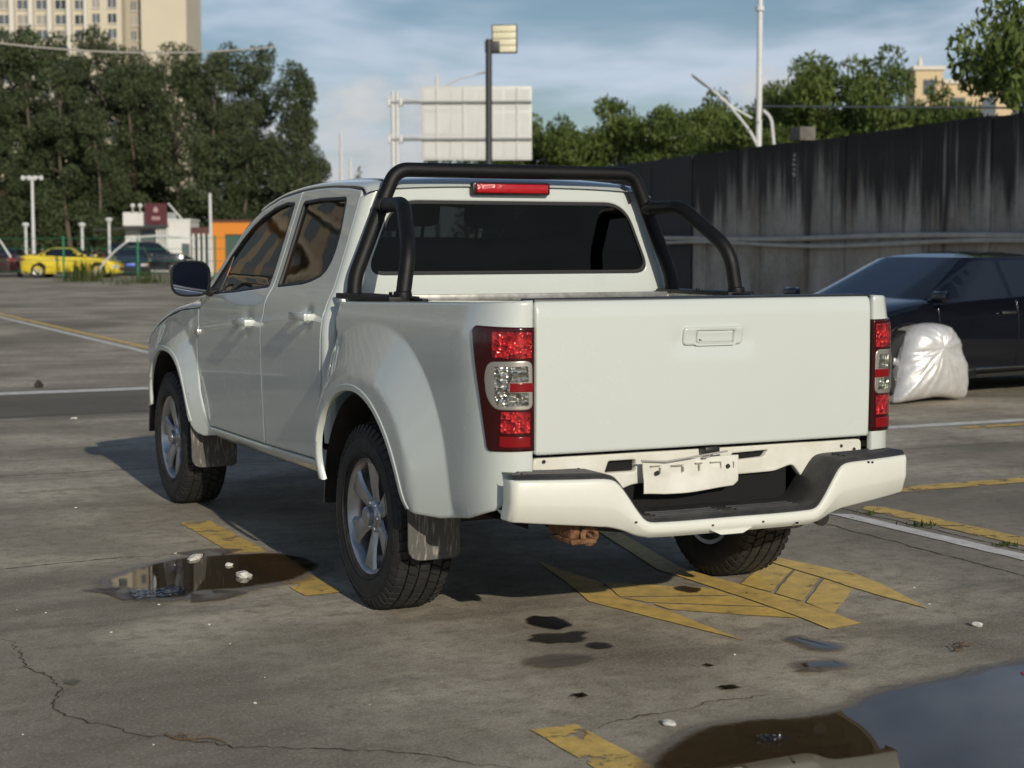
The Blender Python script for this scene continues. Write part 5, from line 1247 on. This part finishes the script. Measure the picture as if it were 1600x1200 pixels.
BARK = mat('pale_bark', (.13, .105, .075), .85, var=(3, .8, (.06, .05, .04)))
def leaf_mesh(name, clumps, per, size, m, seed, aspect=.45, droop=.3):
    rng = np.random.default_rng(seed); VV = []
    for (cx, cy, cz, rx, ry, rz) in clumps:
        k = max(8, int(per*(rx*ry*rz)**(2/3)))
        d = rng.normal(size=(k, 3)); d /= np.linalg.norm(d, axis=1)[:, None]; rad = rng.uniform(.25, 1, k)**.45
        c = np.stack([cx+d[:, 0]*rad*rx, cy+d[:, 1]*rad*ry, cz+d[:, 2]*rad*rz], 1)
        u = rng.normal(size=(k, 3)); u[:, 2] -= droop; u /= np.linalg.norm(u, axis=1)[:, None]
        w = np.cross(u, rng.normal(size=(k, 3))); w /= np.linalg.norm(w, axis=1)[:, None]
        s = size*rng.uniform(.6, 1.35, k)[:, None]
        a = u*s*.5; b = w*s*aspect*.5
        VV.append(np.stack([c-a, c+b, c+a, c-b], 1).reshape(-1, 3))
    V = np.concatenate(VV); n = len(V)//4
    me = bpy.data.meshes.new(name); me.vertices.add(n*4); me.vertices.foreach_set('co', V.ravel().astype('f'))
    me.loops.add(n*4); me.loops.foreach_set('vertex_index', np.arange(n*4, dtype='i')); me.polygons.add(n); me.polygons.foreach_set('loop_start', np.arange(n, dtype='i')*4); me.polygons.foreach_set('loop_total', np.full(n, 4, dtype='i'))
    me.update(); me.validate(); me.materials.append(m); return me
def tree_proto(kind, seed, H=14., leafm=None):
    """returns (trunk mesh, crown mesh) of a tree of height H"""
    r = random.Random(seed); mb = MB(); clumps = []
    if kind == 'euc':
        lean = r.uniform(-.6, .6); tp = lambda t: Vector((lean*t*t+.25*math.sin(t*5+seed), .3*math.sin(t*4+seed*2), H*.93*t))
        mb.tube([tp(t) for t in lin(0, 1, 12)], .20, 8, r1=.04)
        for i in range(26):
            t = r.uniform(.16, 1.0)**.9; p = tp(t); a = r.uniform(0, 2*PI); L_ = (2.3-1.4*t)*r.uniform(.45, 1.1); q = p+Vector((math.cos(a)*L_, math.sin(a)*L_, L_*r.uniform(.35, .9)))
            mb.tube([p, p.lerp(q, .5)+Vector((0, 0, -.1)), q], .06*(1.3-t), 5, r1=.015)
            s = r.uniform(.62, 1.15)*(1.15-.35*t); clumps.append((q.x, q.y, min(q.z, H-s*.8), s, s, s*r.uniform(.75, 1.25)))
            if r.random() < .6: clumps.append((q.x+r.uniform(-.8, .8), q.y+r.uniform(-.8, .8), min(H-.5, q.z-r.uniform(.4, 1.3)), s*.7, s*.7, s*.6))
        p = tp(1); clumps.append((p.x, p.y, H-.9, .85, .85, .95))
        for i in range(12):
            a = r.uniform(0, 2*PI); clumps.append((math.cos(a)*r.uniform(.3, 1.9), math.sin(a)*1.2, r.uniform(.8, 4.6), .95, .95, .9))
        cm = leaf_mesh('crown', clumps, 470, .235, leafm or EUC, seed, .42, .8)
    elif kind == 'broad':
        mb.tube([(0, 0, 0), (.1, .05, H*.25), (0, 0, H*.42)], .16, 8, r1=.11)
        for i in range(15):
            a = 2*PI*i/15*2.4+r.uniform(-.3, .3); el = r.uniform(.2, 1.3); L_ = H*r.uniform(.26, .50); q = Vector((math.cos(a)*math.cos(el)*L_*1.15, math.sin(a)*math.cos(el)*L_*1.15, H*.42+math.sin(el)*L_))
            mid = Vector((0, 0, H*.40)).lerp(q, .5)+Vector((0, 0, .12*L_)); mb.tube([(0, 0, H*.40), mid, q], .06, 6, r1=.012)
            for j in range(4):
                s = H*r.uniform(.055, .115); p = mid.lerp(q, r.uniform(.3, 1.12))+Vector((r.uniform(-1, 1), r.uniform(-1, 1), r.uniform(-.5, .8)))*H*.06
                clumps.append((p.x, p.y, min(p.z, H-s*.6), s*1.3, s*1.3, s*.75))
        cm = leaf_mesh('crown', clumps, 560, .20, leafm or BRD, seed, .40, .5)
    else:   # conifer
        mb.tube([(0, 0, 0), (0, 0, H*.9)], .12, 6, r1=.03)
        for i in range(16): t = i/15; clumps.append((r.uniform(-.1, .1), r.uniform(-.1, .1), H*(.1+.86*t), (1-t)*.95+.14, (1-t)*.95+.14, H*.06))
        cm = leaf_mesh('crown', clumps, 260, .22, leafm or EUC, seed, .4, .2)
    tm = bpy.data.meshes.new('trunk'); tm.from_pydata([tuple(v) for v in mb.V], [], mb.F); tm.materials.append(BARK); tm.polygons.foreach_set('use_smooth', [True]*len(tm.polygons))
    return tm, cm
def plant_tree(name, proto, loc, s, rz, label, group, sxy=None, cat='tree'):
    e = empty(name, loc, rz, label, cat, group); e.scale = (sxy or s, sxy or s, s); link('trunk', proto[0], e); link('crown', proto[1], e); return e
EP = [tree_proto('euc', s) for s in (3, 11, 23, 37)]
rows = [(14.1, 103.4, 14.9), (15.6, 102.8, 14.95), (18.7, 106.9, 15.3), (19.4, 101.0, 15.1), (21.6, 103.1, 14.0), (22.8, 93.6, 13.3), (24.5, 92.7, 12.9), (27.0, 97.2, 14.0), (28.3, 96.6, 13.8), (28.9, 90.6, 12.2), (31.0, 96.5, 8.9),
        (17.0, 98.5, 12.6), (20.5, 97.0, 12.4), (25.6, 100.5, 12.8), (30.2, 94.0, 10.8), (16.5, 110, 14.4), (13.0, 99, 11.5), (18.2, 95.5, 9.5), (22.4, 98.5, 13.0), (26.3, 92.5, 10.2), (32.3, 96.0, 7.0), (20.0, 108, 14.0), (25.0, 106, 13.6)]
lbl = ['first tall eucalyptus from the left edge of the picture', 'second tall eucalyptus from the left edge', 'eucalyptus rising in front of the windowed part of the apartment tower', 'eucalyptus reaching highest across the apartment tower', 'eucalyptus before the blank wall of the apartment tower', 'eucalyptus just right of the apartment tower edge', 'eucalyptus second right of the apartment tower edge', 'slim eucalyptus with a round top right of the tower', 'eucalyptus with a knobbly top close to the end of the row', 'last tall eucalyptus at the right end of the row', 'low small eucalyptus trailing off right of the tall row',
       'lower eucalyptus in front of the row near the left edge', 'lower eucalyptus in front of the row left of the booth', 'lower eucalyptus in the row behind the orange shed', 'shorter eucalyptus at the right end beneath the last tall one', 'farthest eucalyptus at the back of the row', 'mid-height eucalyptus filling the left edge of the row', 'low eucalyptus right behind the short lamp posts', 'dark eucalyptus filling the gap beside the tower edge', 'low dark eucalyptus above the booth roof', 'lowest bushy eucalyptus by the front of the cab roof', 'back-row eucalyptus under the tower windows', 'back-row eucalyptus under the blank tower wall']
for i, (x, y, h_) in enumerate(rows): plant_tree('eucalyptus_tree', EP[i % 4], (x, y, 0), h_/14., i*1.9, lbl[i], 'row of eucalyptus trees')
for i in range(9): plant_tree('eucalyptus_tree', EP[(i+1) % 4], (10.0-5.2*i, 104+(i*37 % 9), 0), .95+.12*((i*5) % 3)/2, i*2.3, 'eucalyptus of the row going on left of the picture', 'eucalyptus trees beyond the left edge')
BP = [tree_proto('broad', s, 6.5) for s in (5, 14, 29)]
rts = [(24.6, 53.6, 7.0, .62, 'rounded green tree right behind the road sign board'), (26.8, 52.0, 7.4, .62, 'green tree second right of the road sign board'), (28.7, 51.2, 7.9, .62, 'green tree above the middle of the hoarding'), (29.9, 48.6, 7.3, .62, 'green tree left of the tall white street lamp'), (32.2, 47.5, 8.6, .6, 'green tree directly behind the tall white street lamp'), (30.6, 42.6, 7.4, .6, 'feathery green tree right of the tall white street lamp'), (31.3, 40.2, 8.6, .62, 'tallest feathery tree above the wall left of the beige house'), (32.2, 38.6, 8.0, .55, 'tree above the wall whose branch reaches the beige house'), (17.75, 15.3, 6.9, .60, 'leafy tree at the upper right corner over the wall'), (19.0, 13.6, 6.2, .6, 'leafy tree cut by the right edge over the wall'), (24.6, 24.4, 4.7, .6, 'low tree above the wall in front of the beige house'), (18.0, 15.6, 5.0, .7, 'low bushy tree under the leafy corner tree, just over the wall')]
for i, (x, y, h_, wf, lb) in enumerate(rts): plant_tree('leafy_tree', BP[i % 3], (x, y, 0), h_/6.5, i*1.3, lb, 'trees behind the wall', sxy=h_/6.5*wf*1.15)
CP = tree_proto('con', 8, 5.)
for i, (x, y, h_, lb) in enumerate(((28.6, 79.0, 5.6, 'small dark conical tree left of the road sign post'), (29.9, 78.0, 5.0, 'smallest conical tree left of the road sign post'), (26.8, 80.5, 5.5, 'bushy conical tree behind the front of the cab roof'), (33.5, 76, 5.8, 'small conical tree under the road sign board'), (35.5, 75, 5.6, 'small conical tree under the right half of the road sign board'))):
    plant_tree('conical_tree', CP, (x, y, 0), h_/5., i, lb, 'small far trees')
# ------------------------------------------------------------------ weeds and litter
def tuft(name, loc, n, h_, spread, seed, label, m):
    r = random.Random(seed); V = []; F = []
    for i in range(n):
        a = r.uniform(0, 2*PI); d = abs(r.gauss(0, spread)); x, y = math.cos(a)*d, math.sin(a)*d*.6; hh = h_*r.uniform(.4, 1.1); w_ = max(.006, hh*.035); b = r.uniform(0, 2*PI); l = r.uniform(.1, .6)*hh; k = len(V)
        cx, cy = math.cos(b), math.sin(b)
        V += [(x-cy*w_, y+cx*w_, 0), (x+cy*w_, y-cx*w_, 0), (x+cx*l*.4-cy*w_*.7, y+cy*l*.4+cx*w_*.7, hh*.6), (x+cx*l*.4+cy*w_*.7, y+cy*l*.4-cx*w_*.7, hh*.6), (x+cx*l, y+cy*l, hh)]
        F += [(k, k+1, k+3, k+2), (k+2, k+3, k+4)]
    o = obj(name, V, F, m, None, 0); o.location = loc; return tag(o, label, 'weed', 'weeds growing in the joints', 'stuff')
WEED = leaf_mat('weed_leaf', (.035, .055, .015), (.10, .125, .035), .3)
for i, (x, y, n, h_, sp, lb) in enumerate(((10.6, 62.5, 160, .9, .7, 'tall weed clump in front of the rear wheel of the yellow coupe'), (12.3, 58.5, 200, .5, 1.2, 'low spreading weeds in front of the yellow coupe'), (13.8, 57, 180, .45, 1.1, 'low weeds at the foot of the green fence'), (10.9, 56, 80, .3, .5, 'small weed patch left on the far concrete'), (2.38, .62, 40, .032, .05, 'grass tuft growing in the joint by the yellow line'), (2.37, -.02, 30, .03, .04, 'small grass tuft nearer the right edge by the white line'), (2.38, 1.05, 20, .025, .04, 'tiny grass tuft at the end of the yellow line'))):
    tuft('weed_clump', (x, y, 0), n, h_, sp, 30+i, lb, WEED)
CHALK = mat('crumbled_white_foam', (.66, .64, .58), .8, bump=(40, .6))
def chunk(loc, rx, ry, rz_, seed, m, name, label, cat='litter', group=None):
    bm = bmesh.new(); bmesh.ops.create_icosphere(bm, subdivisions=2, radius=1)
    for v in bm.verts:
        k = 1+.45*noise.noise(v.co*1.7+Vector((seed, 0, 0))); v.co = Vector((v.co.x*rx*k, v.co.y*ry*k, max(-.6, v.co.z)*rz_*k))
    me = bpy.data.meshes.new(name); bm.to_mesh(me); bm.free(); me.materials.append(m); o = link(name, me); o.location = loc; o.rotation_euler[2] = seed
    return tag(o, label, cat, group)
chunk((-1.25, 1.30, .016), .075, .024, .014, 1, CHALK, 'foam_scrap', 'long white scrap at the far rim of the left puddle')
chunk((-1.18, .78, .02), .042, .028, .018, 2, CHALK, 'foam_scrap', 'white chunk lying in the middle of the left puddle')
chunk((-1.16, 1.06, .014), .020, .014, .012, 3, CHALK, 'foam_scrap', 'small pale lump between the scraps in the left puddle')
FILM = glass_mat('clear_film', (.62, .66, .70), 1.7, .12, wav=(30, 1.))
def film(loc, sx, sy, seed, label):
    mb = MB(); mb.grid(lambda u, v: (u*sx+.01*noise.noise(Vector((u*4, v*4, seed))), v*sy*(1-.4*u)+.012*noise.noise(Vector((u*5, v*5, seed+3))), .022*abs(noise.noise(Vector((u*3.5, v*3.5, seed+9))))+.012*abs(noise.noise(Vector((u*9, v*9, seed))))), lin(-.5, .5, 14), lin(-.5, .5, 12))
    o = mb.build('plastic_film', FILM, None, 20); o.location = loc; return tag(o, label, 'plastic film')
film((-1.60, .58, .014), .22, .17, 4, 'crumpled clear plastic film at the near rim of the left puddle')
film((-.50, -2.25, .014), .07, .05, 6, 'small bright plastic scrap floating in the large right puddle')
chunk((.70, -1.98, .012), .018, .014, .008, 5, mat('red_wrapper', (.35, .03, .06), .4), 'red_wrapper', 'tiny red wrapper in the large right puddle')
TWIG = mat('dry_twig', (.12, .085, .05), .9)
def twig(loc, L_, rz, label, seed):
    r = random.Random(seed); mb = MB(); mb.tube([(L_*t, .02*math.sin(t*5), .006+.004*math.sin(t*9)) for t in lin(-.5, .5, 8)], .004, 5, r1=.0025)
    for k in range(5): t = r.uniform(-.4, .1); a = r.uniform(0, 6); mb.tube([(L_*t, 0, .006), (L_*t+.04*math.cos(a), .04*math.sin(a), .012)], .002, 4)
    o = mb.build('twig', TWIG); o.location = loc; o.rotation_euler[2] = rz; return tag(o, label, 'twig')
twig((-2.0, -1.49, .002), .20, -.9, 'dry twig lying on the crack at the lower left', 1); twig((.78, -1.56, .002), .16, .5, 'dry twig on the concrete above the large puddle', 2)
rr_ = random.Random(12)
crumbs = MB()
for i in range(64):
    x, y = rr_.uniform(-2.6, 1.6), rr_.uniform(-3.0, 3.5)
    if -1.0 < x < .95 and -1.2 < y: continue
    s = abs(rr_.gauss(.0, .0028))+.0012; crumbs.box(x-s, x+s*rr_.uniform(.5, 1.6), y-s, y+s*rr_.uniform(.5, 1.5), .0, s*.7)
cr_ = crumbs.build('pale_crumbs', CHALK, None, 0); tag(cr_, 'pale crumbs and grit scattered over the concrete', 'grit', None, 'stuff')
chunk((-.18, 11.31, .03), .05, .03, .045, 7, mat('dark_rubble', (.03, .028, .026), .9), 'rubble_lump', 'dark lump standing by the white line at the far left')
for i, (x, y, lb) in enumerate(((1.07, -1.31, 'small white pebble right of the arrow tip'), (-.48, 7.99, 'white scrap on the dark concrete ahead of the front wheel'), (-.9, 12.5, 'white scrap beyond the white line at the left'), (-.67, -1.95, 'pale stick chip near the short yellow dash'))): chunk((x, y, .008), .03, .018, .01, 8+i, CHALK, 'white_scrap', lb)
